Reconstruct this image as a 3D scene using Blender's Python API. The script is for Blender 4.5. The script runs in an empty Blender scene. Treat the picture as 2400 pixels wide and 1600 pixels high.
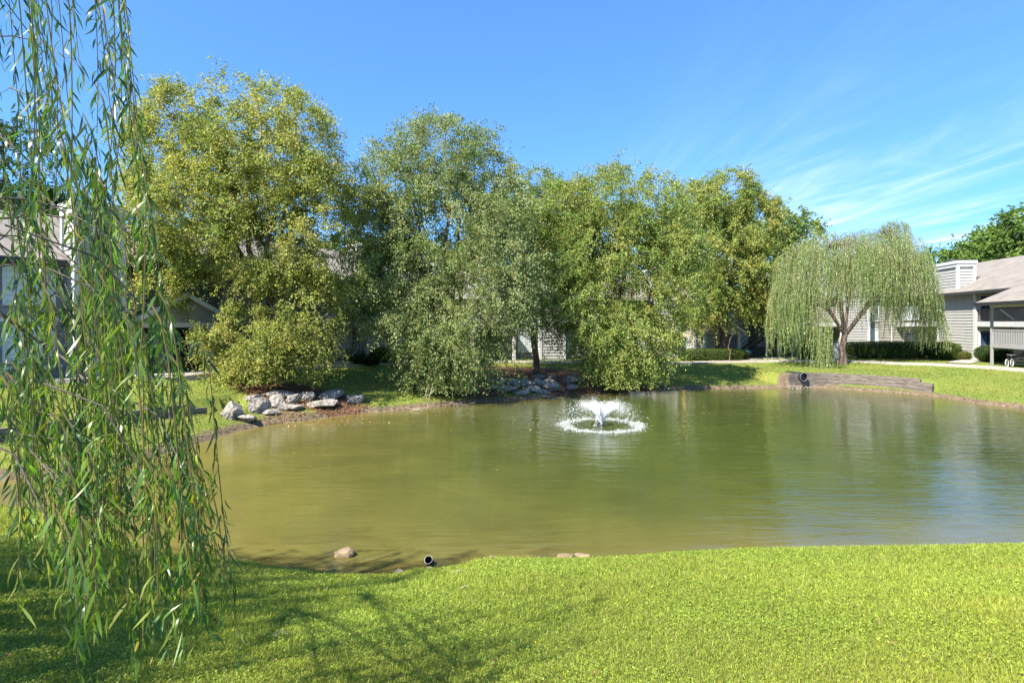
import bpy, math, random
import numpy as np
from mathutils import Vector, Matrix
R = math.radians
rng = np.random.default_rng(7)
random.seed(7)
SC = bpy.context.scene
COL = SC.collection
F = 1333.0; CX = 1200.0; HY = 755.0; CZ = 4.0   # metres above the water

# ------------------------------------------------------------------ helpers
def tag(o, label=None, cat=None, group=None, kind=None):
    if label: o['label'] = label
    if cat: o['category'] = cat
    if group: o['group'] = group
    if kind: o['kind'] = kind
    return o

def empty(name, loc=(0, 0, 0), rz=0.0):
    o = bpy.data.objects.new(name, None); COL.objects.link(o)
    o.empty_display_size = 0.3
    o.location = loc; o.rotation_euler = (0, 0, rz)
    return o

def link(name, me, mat=None, parent=None, loc=None):
    o = bpy.data.objects.new(name, me); COL.objects.link(o)
    if mat is not None: me.materials.append(mat)
    if parent is not None: o.parent = parent
    if loc is not None: o.location = loc
    return o

def np_mesh(name, V, Fc, nper, mat=None, parent=None, colors=None, smooth=False, loc=None):
    """V (n,3); Fc (m,nper) int; colours per vertex (n,3)"""
    me = bpy.data.meshes.new(name)
    V = np.ascontiguousarray(V, dtype=np.float32); Fc = np.ascontiguousarray(Fc, dtype=np.int32)
    n, m = len(V), len(Fc)
    me.vertices.add(n); me.vertices.foreach_set('co', V.ravel())
    me.loops.add(m * nper); me.loops.foreach_set('vertex_index', Fc.ravel())
    me.polygons.add(m)
    me.polygons.foreach_set('loop_start', np.arange(0, m * nper, nper, dtype=np.int32))
    me.polygons.foreach_set('loop_total', np.full(m, nper, dtype=np.int32))
    if smooth: me.polygons.foreach_set('use_smooth', np.ones(m, dtype=bool))
    me.update(calc_edges=True)
    if colors is not None:
        ca = me.color_attributes.new('Col', 'FLOAT_COLOR', 'POINT')
        c4 = np.ones((n, 4), dtype=np.float32); c4[:, :3] = colors
        ca.data.foreach_set('color', c4.ravel())
    return link(name, me, mat, parent, loc)

class MB:
    def __init__(s): s.v = []; s.f = []
    def add(s, vs, fs):
        k = len(s.v); s.v += [tuple(p) for p in vs]; s.f += [tuple(i + k for i in f) for f in fs]
    def box(s, x0, x1, y0, y1, z0, z1):
        s.add([(x0,y0,z0),(x1,y0,z0),(x1,y1,z0),(x0,y1,z0),(x0,y0,z1),(x1,y0,z1),(x1,y1,z1),(x0,y1,z1)],
              [(0,3,2,1),(4,5,6,7),(0,1,5,4),(1,2,6,5),(2,3,7,6),(3,0,4,7)])
    def bar(s, a, b, w, h, up=(0,0,1)):
        a = Vector(a); b = Vector(b); d = (b - a).normalized(); u = Vector(up)
        if abs(d.dot(u)) > .95: u = Vector((1,0,0))
        x = d.cross(u).normalized(); u = x.cross(d)
        vs = []
        for p in (a, b):
            for sx, sz in ((-1,-1),(1,-1),(1,1),(-1,1)): vs.append(p + x*sx*w/2 + u*sz*h/2)
        s.add(vs, [(0,1,2,3),(7,6,5,4),(0,4,5,1),(1,5,6,2),(2,6,7,3),(3,7,4,0)])
    def tube(s, pts, rs, n=8, caps=True):
        pts = [Vector(p) for p in pts]
        if not hasattr(rs, '__len__'): rs = [rs]*len(pts)
        k = len(s.v)
        for i, p in enumerate(pts):
            d = (pts[min(i+1, len(pts)-1)] - pts[max(i-1, 0)]).normalized()
            u = Vector((0,0,1)) if abs(d.z) < .9 else Vector((1,0,0))
            x = d.cross(u).normalized(); y = x.cross(d)
            for j in range(n):
                a = 2*math.pi*j/n
                s.v.append(tuple(p + (x*math.cos(a) + y*math.sin(a))*rs[i]))
        for i in range(len(pts)-1):
            for j in range(n):
                a, b = k+i*n+j, k+i*n+(j+1) % n
                s.f.append((a, b, b+n, a+n))
        if caps:
            s.f.append(tuple(k+j for j in range(n-1, -1, -1)))
            s.f.append(tuple(k+(len(pts)-1)*n+j for j in range(n)))
    def ring(s, c, axis, R0, r, n=24, m=6):
        c = Vector(c); ax = Vector(axis).normalized()
        u = ax.orthogonal().normalized(); w = ax.cross(u); k = len(s.v)
        for i in range(n):
            a = 2*math.pi*i/n; d = u*math.cos(a) + w*math.sin(a)
            for j in range(m):
                b = 2*math.pi*j/m
                s.v.append(tuple(c + d*(R0 + r*math.cos(b)) + ax*r*math.sin(b)))
        for i in range(n):
            for j in range(m):
                s.f.append((k+i*m+j, k+((i+1) % n)*m+j, k+((i+1) % n)*m+(j+1) % m, k+i*m+(j+1) % m))
    def build(s, name, mat, parent=None, loc=None, smooth=False):
        me = bpy.data.meshes.new(name); me.from_pydata(s.v, [], s.f)
        me.validate()
        if smooth:
            for p in me.polygons: p.use_smooth = True
        return link(name, me, mat, parent, loc)

# ------------------------------------------------------------------ materials
def new_mat(name):
    m = bpy.data.materials.new(name); m.use_nodes = True
    nt = m.node_tree
    return m, nt, nt.nodes['Principled BSDF']
def node(nt, t, **kw):
    n = nt.nodes.new(t)
    for k, v in kw.items(): setattr(n, k, v)
    return n
def ramp(nt, stops):
    r = nt.nodes.new('ShaderNodeValToRGB'); e = r.color_ramp.elements
    e[0].position, e[0].color = stops[0][0], (*stops[0][1], 1)
    e[1].position, e[1].color = stops[-1][0], (*stops[-1][1], 1)
    for p, c in stops[1:-1]:
        q = e.new(p); q.color = (*c, 1)
    return r
def noise_mat(name, c0, c1, scale=5, rough=.8, bump=.2, bscale=None, spec=.3, detail=6, stretch=None, dist=.02):
    m, nt, b = new_mat(name)
    tc = node(nt, 'ShaderNodeTexCoord'); mp = node(nt, 'ShaderNodeMapping')
    if stretch: mp.inputs['Scale'].default_value = stretch
    nt.links.new(tc.outputs['Object'], mp.inputs['Vector'])
    n = node(nt, 'ShaderNodeTexNoise'); n.inputs['Scale'].default_value = scale; n.inputs['Detail'].default_value = detail
    n.inputs['Roughness'].default_value = .65
    nt.links.new(mp.outputs[0], n.inputs['Vector'])
    r = ramp(nt, [(.3, c0), (.7, c1)]); nt.links.new(n.outputs['Fac'], r.inputs[0])
    nt.links.new(r.outputs[0], b.inputs['Base Color'])
    b.inputs['Roughness'].default_value = rough; b.inputs['Specular IOR Level'].default_value = spec
    if bump:
        n2 = node(nt, 'ShaderNodeTexNoise'); n2.inputs['Scale'].default_value = bscale or scale*3; n2.inputs['Detail'].default_value = 8
        nt.links.new(mp.outputs[0], n2.inputs['Vector'])
        bp = node(nt, 'ShaderNodeBump'); bp.inputs['Strength'].default_value = bump; bp.inputs['Distance'].default_value = dist
        nt.links.new(n2.outputs['Fac'], bp.inputs['Height']); nt.links.new(bp.outputs[0], b.inputs['Normal'])
    return m
def leaf_mat(name, trans=.35, rough=.5, spec=.4, tint=(1.1, 1.15, .6)):
    m, nt, b = new_mat(name)
    at = node(nt, 'ShaderNodeAttribute', attribute_name='Col')
    nt.links.new(at.outputs['Color'], b.inputs['Base Color'])
    b.inputs['Roughness'].default_value = rough; b.inputs['Specular IOR Level'].default_value = spec
    tr = node(nt, 'ShaderNodeBsdfTranslucent')
    mx = node(nt, 'ShaderNodeMix', data_type='RGBA', blend_type='MULTIPLY'); mx.inputs[0].default_value = 1
    nt.links.new(at.outputs['Color'], mx.inputs[6]); mx.inputs[7].default_value = (*tint, 1)
    nt.links.new(mx.outputs[2], tr.inputs['Color'])
    ms = node(nt, 'ShaderNodeMixShader'); ms.inputs[0].default_value = trans
    nt.links.new(b.outputs[0], ms.inputs[1]); nt.links.new(tr.outputs[0], ms.inputs[2])
    nt.links.new(ms.outputs[0], nt.nodes['Material Output'].inputs['Surface'])
    return m
M = {}
M['leaf'] = leaf_mat('leaf', .48, .6, .3)
M['willow_leaf'] = leaf_mat('willow_leaf', .4, .38, .5, (1.0, 1.3, .5))
M['grass_blade'] = leaf_mat('grass_blade', .4, .5, .35, (1.15, 1.15, .5))
M['bark'] = noise_mat('bark', (.07,.045,.033), (.26,.19,.15), 9, .9, .8, 20, stretch=(1,1,.35), dist=.03)
M['bark_dark'] = noise_mat('bark_dark', (.045,.035,.028), (.14,.11,.085), 9, .9, .7, 20, stretch=(1,1,.4), dist=.03)
M['twig'] = noise_mat('twig', (.16,.12,.04), (.30,.22,.07), 3, .6, 0)
M['branch_grey'] = noise_mat('branch_grey', (.06,.05,.04), (.19,.155,.12), 14, .8, .4, 40)
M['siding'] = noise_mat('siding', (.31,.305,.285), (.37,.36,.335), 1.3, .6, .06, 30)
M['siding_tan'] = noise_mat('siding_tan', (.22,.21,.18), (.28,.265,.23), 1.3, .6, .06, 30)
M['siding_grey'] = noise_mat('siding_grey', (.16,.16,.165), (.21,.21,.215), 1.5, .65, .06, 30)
M['trim'] = noise_mat('trim', (.44,.44,.43), (.52,.52,.51), 2, .5, .03, 30)
M['frame_tan'] = noise_mat('frame_tan', (.45,.40,.33), (.52,.47,.39), 2, .5, .03, 30)
M['door'] = noise_mat('door', (.012,.013,.018), (.02,.021,.028), 3, .35, .03, 30)
M['door_blue'] = noise_mat('door_blue', (.012,.03,.07), (.02,.045,.1), 3, .35, .03, 30)
M['metal_dark'] = noise_mat('metal_dark', (.02,.02,.022), (.04,.04,.045), 10, .45, .05, 40)
M['steel'] = noise_mat('steel', (.35,.35,.36), (.5,.5,.5), 20, .35, .03, 40)
M['teal'] = noise_mat('teal', (.02,.09,.11), (.03,.13,.15), 10, .35, .03, 40)
M['white_paint'] = noise_mat('white_paint', (.7,.7,.72), (.8,.8,.8), 10, .35, 0)
M['deck_wood'] = noise_mat('deck_wood', (.22,.215,.21), (.34,.325,.31), 6, .8, .2, 30, stretch=(1,1,6))
M['tread_wood'] = noise_mat('tread_wood', (.42,.33,.18), (.55,.45,.26), 6, .8, .2, 30)
M['timber'] = noise_mat('timber', (.06,.048,.04), (.27,.225,.185), 7, .9, .9, 26, stretch=(.35,.35,2.5), dist=.03)
M['concrete'] = noise_mat('concrete', (.30,.265,.225), (.42,.375,.32), 3, .9, .2, 40)
M['rock'] = noise_mat('rock', (.10,.085,.07), (.44,.40,.34), 4.5, .9, 1.0, 11, detail=10, dist=.10)
M['rock_brown'] = noise_mat('rock_brown', (.14,.095,.05), (.34,.255,.155), 4, .8, .8, 12, dist=.03)
M['rubber'] = noise_mat('rubber', (.015,.015,.017), (.03,.03,.033), 12, .5, .1, 40)
M['pipe'] = noise_mat('pipe', (.10,.105,.12), (.18,.19,.21), 6, .55, .1, 30)
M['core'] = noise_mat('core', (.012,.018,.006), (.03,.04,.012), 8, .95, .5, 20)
M['stick'] = noise_mat('stick', (.34,.28,.2), (.5,.42,.32), 10, .85, .3, 40)
# roof shingles
def roof_mat():
    m, nt, b = new_mat('shingle')
    tc = node(nt, 'ShaderNodeTexCoord')
    br = node(nt, 'ShaderNodeTexNoise'); br.inputs['Scale'].default_value = 1.1; br.inputs['Detail'].default_value = 9; br.inputs['Roughness'].default_value = .75
    nt.links.new(tc.outputs['Object'], br.inputs['Vector'])
    r = ramp(nt, [(.3, (.165,.145,.125)), (.7, (.265,.238,.208))]); nt.links.new(br.outputs['Fac'], r.inputs[0])
    sp = node(nt, 'ShaderNodeSeparateXYZ'); nt.links.new(tc.outputs['Object'], sp.inputs[0])
    mu = node(nt, 'ShaderNodeMath', operation='MULTIPLY'); mu.inputs[1].default_value = 9.5; nt.links.new(sp.outputs['Z'], mu.inputs[0])
    fr = node(nt, 'ShaderNodeMath', operation='FRACT'); nt.links.new(mu.outputs[0], fr.inputs[0])
    bk = node(nt, 'ShaderNodeTexNoise'); bk.inputs['Scale'].default_value = 7; nt.links.new(tc.outputs['Object'], bk.inputs['Vector'])
    ad = node(nt, 'ShaderNodeMath', operation='ADD'); nt.links.new(fr.outputs[0], ad.inputs[0]); nt.links.new(bk.outputs['Fac'], ad.inputs[1])
    bp = node(nt, 'ShaderNodeBump'); bp.inputs['Strength'].default_value = .7; bp.inputs['Distance'].default_value = .03
    nt.links.new(ad.outputs[0], bp.inputs['Height']); nt.links.new(bp.outputs[0], b.inputs['Normal'])
    nt.links.new(r.outputs[0], b.inputs['Base Color']); b.inputs['Roughness'].default_value = .92
    b.inputs['Specular IOR Level'].default_value = .2
    return m
M['shingle'] = roof_mat()
def glass_mat():
    m, nt, b = new_mat('pane')
    tc = node(nt, 'ShaderNodeTexCoord')
    n = node(nt, 'ShaderNodeTexNoise'); n.inputs['Scale'].default_value = 1.5; nt.links.new(tc.outputs['Object'], n.inputs['Vector'])
    r = ramp(nt, [(.4, (.03,.04,.045)), (.6, (.16,.19,.19))]); nt.links.new(n.outputs['Fac'], r.inputs[0])
    nt.links.new(r.outputs[0], b.inputs['Base Color']); b.inputs['Roughness'].default_value = .06
    b.inputs['Specular IOR Level'].default_value = .9
    return m
M['pane'] = glass_mat()
M['blind'] = noise_mat('blind', (.42,.47,.50), (.52,.56,.58), 2, .25, 0)
def lamp_mat():
    m, nt, b = new_mat('lamp_glow')
    b.inputs['Emission Color'].default_value = (1, .6, .25, 1); b.inputs['Emission Strength'].default_value = 3
    return m
M['lamp'] = lamp_mat()

# ------------------------------------------------------------------ terrain
SHORE = [(-14.5,13.6),(-12.4,14.6),(-11,15.6),(-10.5,18.1),(-10.3,19.4),(-9.8,21.6),(-8.4,23.3),(-6.6,25.0),(-4.7,26.0),(-1.65,28.2),
 (.8,29.6),(3.06,31.4),(5.6,32.8),(7.8,33.7),(10.6,34.2),(13.4,34.4),(15.6,34.6),(17.2,35.0),(19.0,34.6),(20.3,33.3),(22.4,31.5),(22.9,29.5),(22.9,28.2),(23.8,26),
 (26,20),(26.5,15),(22,11.2),(15,10.3),(9.0,10.05),(6.4,9.9),(3.92,9.82),(2.13,9.55),(1.27,9.42),(.62,9.40),(-.2,9.42),(-.69,9.32),
 (-1.02,9.06),(-1.6,8.97),(-1.82,8.82),(-2.5,8.8),(-3.17,8.93),(-3.65,9.04),(-4.25,9.26),(-5.1,9.49),(-5.76,9.6),(-7,10.35),(-8.4,11.2),(-9.3,11.7),(-11,12.2),(-13.5,12.6)]
PATHC = [(-26,19.2,1.75),(-20,22.2,1.7),(-16.4,24.2,1.7),(-13.3,27.2,1.65),(-10.0,33.3,1.5),(-6.8,37.9,1.3),(1.27,42.3,1.05),(9.5,42.6,.95),(16.4,43.7,.95),
 (19.8,43.9,1.0),(24.2,43,1.1),(26.7,39.9,1.15),(28.9,37.2,1.2),(30.0,33.5,1.2),(31,28,1.2),(33,20,1.3)]
def densify(P, step=.5):
    out = []
    for a, b in zip(P[:-1], P[1:]):
        a = np.array(a, float); b = np.array(b, float); n = max(1, int(np.linalg.norm((b-a)[:2])/step))
        for i in range(n): out.append(a+(b-a)*i/n)
    out.append(np.array(P[-1], float)); return np.array(out)
def catmull(P, closed, n=6):
    P = np.array(P, float); N = len(P); out = []
    for i in range(N if closed else N-1):
        p0 = P[(i-1) % N] if closed or i > 0 else P[i]; p1 = P[i]; p2 = P[(i+1) % N]
        p3 = P[(i+2) % N] if closed or i+2 < N else P[i+1]
        for k in range(n):
            t = k/n
            out.append(.5*((2*p1)+(-p0+p2)*t+(2*p0-5*p1+4*p2-p3)*t*t+(-p0+3*p1-3*p2+p3)*t**3))
    if not closed: out.append(P[-1])
    return np.array(out)
SH = catmull(SHORE, True, 4)
PT = catmull(PATHC, False, 5)
def seg_dist(X, Y, P, closed):
    """distance to polyline and interpolated third value"""
    P = np.asarray(P); A = P; B = np.roll(P, -1, 0)
    if not closed: A = P[:-1]; B = P[1:]
    best = np.full(X.shape, 1e9); val = np.zeros(X.shape); side = np.zeros(X.shape)
    for a, b in zip(A, B):
        dx, dy = b[0]-a[0], b[1]-a[1]; L = dx*dx+dy*dy+1e-12
        t = np.clip(((X-a[0])*dx+(Y-a[1])*dy)/L, 0, 1)
        d = np.hypot(X-a[0]-t*dx, Y-a[1]-t*dy)
        m = d < best; best[m] = d[m]
        if len(a) > 2: val[m] = (a[2]+t*(b[2]-a[2]))[m]
        side[m] = (dx*(Y-a[1])-dy*(X-a[0]))[m]
    return best, val, side
def inside(X, Y, P):
    c = np.zeros(X.shape, bool); n = len(P)
    for i in range(n):
        x1, y1 = P[i][:2]; x2, y2 = P[(i+1) % n][:2]
        if y1 == y2: continue
        k = ((y1 > Y) != (y2 > Y)) & (X < (x2-x1)*(Y-y1)/(y2-y1)+x1)
        c ^= k
    return c
WALLR = [(16.7,34.75,.84),(18.2,35.25,.88),(19.4,35.2,.88),(20.6,34.7,.86),(21.7,33.8,.86),(22.6,32.7,.86),(23.3,31.3,.84)]
WALLL = [(-16.6,15.6,.85),(-15.3,17.2,.85),(-14.2,19.4,.85),(-13.2,21.6,.85),(-12.45,22.9,.8)]
NEARP = [(-40,9,1.9),(-22,8,1.9),(-16,6.5,2.0),(-10,3.8,2.25),(-4,1.6,2.4),(0,1.1,2.42),(6,1.1,2.42),(12,2.0,2.4),(20,3.5,2.3),(34,6,2.2)]
def fbm(X, Y, s, seed=0):
    r = np.random.default_rng(seed); out = 0; a = 1
    for k in range(5):
        for j in range(3):
            th = r.uniform(0, 6.28); ph = r.uniform(0, 6.28); fq = s*(1.9**k)*r.uniform(.7, 1.3)
            out = out + a*np.sin((X*math.cos(th)+Y*math.sin(th))*fq+ph)
        a *= .55
    return out/5
def height(X, Y):
    X = np.asarray(X, float); Y = np.asarray(Y, float); shp = X.shape; X = X.ravel(); Y = Y.ravel()
    ds, _, _ = seg_dist(X, Y, SH, True); ins = inside(X, Y, SH)
    dp, zp, sp = seg_dist(X, Y, PT, False)
    dn, zn, sn = seg_dist(X, Y, NEARP, False)
    dp = np.where(sp > 0, 0, dp)              # beyond the path (far side)
    dn = np.where(sn < 0, 0, dn)              # behind the near crest
    wp = 1/(dp+.3)**2; wn = 1/(dn+.3)**2
    H = (zp*wp+zn*wn)/(wp+wn); dd = np.minimum(dp, dn)
    t = ds/(ds+dd+1e-6)
    z = .10*(1-np.exp(-ds/.10))+(H-.10)*t**.92
    z = z+.035*fbm(X, Y, 1.1, 3)*np.clip(ds/1.5, 0, 1)
    near = Y < 14
    z = np.where(near, z+.03*fbm(X, Y, 2.3, 5)*np.clip(ds/1., 0, 1), z)
    for W, back, hgt in ((WALLR, 3.2, 1), (WALLL, 2.0, 1)):
        dw, zw, sw = seg_dist(X, Y, W, False)
        Wc = np.array(W); ext = (dw < back) & (sw > 0) & (ds > .1)
        # stay within the ends of the wall
        a0 = Wc[0][:2]; a1 = Wc[-1][:2]
        d0 = Wc[1][:2]-a0; d1 = a1-Wc[-2][:2]
        ext &= ((X-a0[0])*d0[0]+(Y-a0[1])*d0[1] > -.05) & ((X-a1[0])*d1[0]+(Y-a1[1])*d1[1] < .05)
        z = np.where(ext & (dw > .12), np.maximum(z, zw-.06+.05*dw), z)
        fr = (dw < 1.6) & (sw <= 0) & (ds > .05)
        z = np.where(fr, np.minimum(z, np.maximum(.08, (zw-.5)*np.clip(ds/1.2, 0, 1)+.08*dw)), z)
    zin = -np.minimum(1.3, .02+.35*ds)
    z = np.where(ins, zin, np.maximum(z, .012+.3*np.minimum(ds, .1)))
    return z.reshape(shp)
def axis(lo, hi, step, far, g=1.28):
    core = list(np.arange(lo, hi+step/2, step)); s = step; a = core[-1]; right = []
    while a < far: s *= g; a += s; right.append(a)
    s = step; a = core[0]; left = []
    while a > -far: s *= g; a -= s; left.append(a)
    return np.array(left[::-1]+core+right)
gx = axis(-19, 31, .2, 900); gy = axis(-1, 47, .2, 900)
GX, GY = np.meshgrid(gx, gy)
GZ = height(GX, GY)
def tz(x, y):
    x = np.asarray(x, float); y = np.asarray(y, float)
    i = np.clip(np.searchsorted(gx, x)-1, 0, len(gx)-2); j = np.clip(np.searchsorted(gy, y)-1, 0, len(gy)-2)
    fx = (x-gx[i])/(gx[i+1]-gx[i]); fy = (y-gy[j])/(gy[j+1]-gy[j])
    fx = np.clip(fx, 0, 1); fy = np.clip(fy, 0, 1)
    return GZ[j, i]*(1-fx)*(1-fy)+GZ[j, i+1]*fx*(1-fy)+GZ[j+1, i]*(1-fx)*fy+GZ[j+1, i+1]*fx*fy
def T(x, y): return float(tz(x, y))
def on_ray(px, d):       # x of a column of the view at depth d, used as a ruler for the plan
    return (px-CX)/F*d

LITTER = [(-9.6,25.6,3.0,1.5),(-3.2,29.9,3.0,1.5),(1.6,36.0,5.5,3.8),(2.2,31.9,2.8,1.5),(5.8,34.4,3.4,1.4),(16.3,44.9,3.2,1.0),(-7.6,24.6,1.6,.7),(31.5,44.0,3.5,1.2),(-13,28.6,2.4,.7),(-5.2,35.2,2.2,1.6)]
def litter_w(X, Y):
    w = np.zeros(X.shape)
    for x, y, rx, ry in LITTER:
        w = np.maximum(w, 1.3-np.hypot((X-x)/rx, (Y-y)/ry))
    return np.clip(w*1.5, 0, 1)
def ground_mat():
    m, nt, b = new_mat('lawn')
    tc = node(nt, 'ShaderNodeTexCoord')
    def nz(s, d=6, r=.6):
        n = node(nt, 'ShaderNodeTexNoise'); n.inputs['Scale'].default_value = s; n.inputs['Detail'].default_value = d
        n.inputs['Roughness'].default_value = r; nt.links.new(tc.outputs['Object'], n.inputs['Vector']); return n
    n1 = nz(14, 8, .75); r1 = ramp(nt, [(.30, (.08,.105,.018)), (.5, (.165,.20,.042)), (.72, (.25,.265,.075))])
    nt.links.new(n1.outputs['Fac'], r1.inputs[0])
    n2 = nz(.45, 5); r2 = ramp(nt, [(.35, (.78,.92,.7)), (.68, (1.25,1.05,1.0))]); nt.links.new(n2.outputs['Fac'], r2.inputs[0])
    mx = node(nt, 'ShaderNodeMix', data_type='RGBA', blend_type='MULTIPLY'); mx.inputs[0].default_value = 1
    nt.links.new(r1.outputs[0], mx.inputs[6]); nt.links.new(r2.outputs[0], mx.inputs[7])
    at = node(nt, 'ShaderNodeAttribute', attribute_name='Col'); sp = node(nt, 'ShaderNodeSeparateColor'); nt.links.new(at.outputs['Color'], sp.inputs[0])
    # mud
    n3 = nz(7, 8, .7); r3 = ramp(nt, [(.32, (.05,.035,.022)), (.7, (.27,.20,.13))]); nt.links.new(n3.outputs['Fac'], r3.inputs[0])
    def mixin(base, col, chan, edge):
        nn = nz(5, 7, .7)
        a = node(nt, 'ShaderNodeMath', operation='ADD'); nt.links.new(sp.outputs[chan], a.inputs[0]); nt.links.new(nn.outputs['Fac'], a.inputs[1])
        mr = node(nt, 'ShaderNodeMapRange'); mr.inputs[1].default_value = edge; mr.inputs[2].default_value = edge+.14; nt.links.new(a.outputs[0], mr.inputs[0])
        q = node(nt, 'ShaderNodeMix', data_type='RGBA'); nt.links.new(mr.outputs[0], q.inputs[0]); nt.links.new(base, q.inputs[6]); nt.links.new(col, q.inputs[7])
        return q.outputs[2]
    c = mixin(mx.outputs[2], r3.outputs[0], 'Red', .98)
    n4 = nz(16, 8, .8); r4 = ramp(nt, [(.32, (.035,.02,.012)), (.6, (.17,.09,.055)), (.75, (.34,.2,.13))]); nt.links.new(n4.outputs['Fac'], r4.inputs[0])
    c = mixin(c, r4.outputs[0], 'Green', .98)
    nt.links.new(c, b.inputs['Base Color']); b.inputs['Roughness'].default_value = .9; b.inputs['Specular IOR Level'].default_value = .15
    nb = nz(22, 9, .8)
    bp = node(nt, 'ShaderNodeBump'); bp.inputs['Strength'].default_value = .8; bp.inputs['Distance'].default_value = .05
    nt.links.new(nb.outputs['Fac'], bp.inputs['Height']); nt.links.new(bp.outputs[0], b.inputs['Normal'])
    return m
ny, nx = GX.shape
idx = np.arange(ny*nx).reshape(ny, nx)
faces = np.stack([idx[:-1, :-1], idx[:-1, 1:], idx[1:, 1:], idx[1:, :-1]], -1).reshape(-1, 4)
dsh, _, _ = seg_dist(GX.ravel(), GY.ravel(), SH, True)
gxr, gyr = GX.ravel(), GY.ravel()
mudw = np.where(gyr > 13, np.clip(1-dsh/.9, 0, 1), np.clip(1-dsh/.28, 0, 1))
mudw = np.maximum(mudw, np.clip(1.1-np.hypot((gxr+8.6)/2.3, (gyr-23.0)/1.3), 0, 1)*1.2)
mudw = np.where(GZ.ravel() < 0, 1, mudw)
gc = np.stack([np.clip(mudw, 0, 1), litter_w(gxr, gyr), np.zeros_like(mudw)], -1)
g = np_mesh('ground', np.stack([gxr, gyr, GZ.ravel()], -1), faces, 4, ground_mat(), None, gc, smooth=True)
tag(g, 'green mown lawn sloping down to the pond', kind='structure')

# ------------------------------------------------------------------ water
def water_mat():
    m, nt, b = new_mat('pond_water')
    tc = node(nt, 'ShaderNodeTexCoord')
    mp = node(nt, 'ShaderNodeMapping'); mp.inputs['Rotation'].default_value = (0, 0, R(-8)); mp.inputs['Scale'].default_value = (.42, 1.7, 1)
    nt.links.new(tc.outputs['Object'], mp.inputs['Vector'])
    n1 = node(nt, 'ShaderNodeTexNoise'); n1.inputs['Scale'].default_value = 1.6; n1.inputs['Detail'].default_value = 4; n1.inputs['Distortion'].default_value = .7
    n2 = node(nt, 'ShaderNodeTexNoise'); n2.inputs['Scale'].default_value = 6.5; n2.inputs['Detail'].default_value = 3; n2.inputs['Distortion'].default_value = .5
    nt.links.new(mp.outputs[0], n1.inputs['Vector']); nt.links.new(mp.outputs[0], n2.inputs['Vector'])
    # rings spreading from the fountain
    sp = node(nt, 'ShaderNodeVectorMath', operation='DISTANCE'); sp.inputs[1].default_value = (FX, FY, 0)
    nt.links.new(tc.outputs['Object'], sp.inputs[0])
    mu = node(nt, 'ShaderNodeMath', operation='MULTIPLY'); mu.inputs[1].default_value = 13; nt.links.new(sp.outputs['Value'], mu.inputs[0])
    sn = node(nt, 'ShaderNodeMath', operation='SINE'); nt.links.new(mu.outputs[0], sn.inputs[0])
    fo = node(nt, 'ShaderNodeMapRange'); fo.inputs[1].default_value = 1.2; fo.inputs[2].default_value = 9; fo.inputs[3].default_value = .11; fo.inputs[4].default_value = .0
    nt.links.new(sp.outputs['Value'], fo.inputs[0])
    m2 = node(nt, 'ShaderNodeMath', operation='MULTIPLY'); nt.links.new(sn.outputs[0], m2.inputs[0]); nt.links.new(fo.outputs[0], m2.inputs[1])
    m3 = node(nt, 'ShaderNodeMath', operation='MULTIPLY_ADD'); nt.links.new(n2.outputs['Fac'], m3.inputs[0]); m3.inputs[1].default_value = .26
    nt.links.new(n1.outputs['Fac'], m3.inputs[2])
    # wind patches
    wn = node(nt, 'ShaderNodeTexNoise'); wn.inputs['Scale'].default_value = .18; nt.links.new(tc.outputs['Object'], wn.inputs['Vector'])
    wr = node(nt, 'ShaderNodeMapRange'); wr.inputs[1].default_value = .35; wr.inputs[2].default_value = .65; wr.inputs[3].default_value = .55; wr.inputs[4].default_value = 1.1
    nt.links.new(wn.outputs['Fac'], wr.inputs[0])
    m5 = node(nt, 'ShaderNodeMath', operation='MULTIPLY'); nt.links.new(m3.outputs[0], m5.inputs[0]); nt.links.new(wr.outputs[0], m5.inputs[1])
    m4 = node(nt, 'ShaderNodeMath', operation='ADD'); nt.links.new(m5.outputs[0], m4.inputs[0]); nt.links.new(m2.outputs[0], m4.inputs[1])
    bp = node(nt, 'ShaderNodeBump'); bp.inputs['Strength'].default_value = 1.0; bp.inputs['Distance'].default_value = .024
    nt.links.new(m4.outputs[0], bp.inputs['Height']); nt.links.new(bp.outputs[0], b.inputs['Normal'])
    at = node(nt, 'ShaderNodeAttribute', attribute_name='Col')
    cn = node(nt, 'ShaderNodeTexNoise'); cn.inputs['Scale'].default_value = .5; cn.inputs['Detail'].default_value = 5; nt.links.new(tc.outputs['Object'], cn.inputs['Vector'])
    cr = ramp(nt, [(.35, (.88,.9,.9)), (.65, (1.12,1.1,1.1))]); nt.links.new(cn.outputs['Fac'], cr.inputs[0])
    mx = node(nt, 'ShaderNodeMix', data_type='RGBA', blend_type='MULTIPLY'); mx.inputs[0].default_value = 1
    nt.links.new(at.outputs['Color'], mx.inputs[6]); nt.links.new(cr.outputs[0], mx.inputs[7])
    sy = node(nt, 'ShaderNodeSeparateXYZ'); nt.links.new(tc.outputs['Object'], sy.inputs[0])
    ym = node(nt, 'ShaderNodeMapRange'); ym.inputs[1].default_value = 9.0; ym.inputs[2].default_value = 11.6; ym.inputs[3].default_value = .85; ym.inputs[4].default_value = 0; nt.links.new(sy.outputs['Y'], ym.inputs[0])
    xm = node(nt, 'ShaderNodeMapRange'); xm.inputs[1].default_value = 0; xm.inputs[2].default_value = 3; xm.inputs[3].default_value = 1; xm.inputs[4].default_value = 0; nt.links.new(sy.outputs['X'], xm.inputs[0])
    sn2 = node(nt, 'ShaderNodeTexNoise'); sn2.inputs['Scale'].default_value = 1.7; sn2.inputs['Detail'].default_value = 6; sn2.inputs['Distortion'].default_value = 1.2; nt.links.new(mp.outputs[0], sn2.inputs['Vector'])
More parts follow.
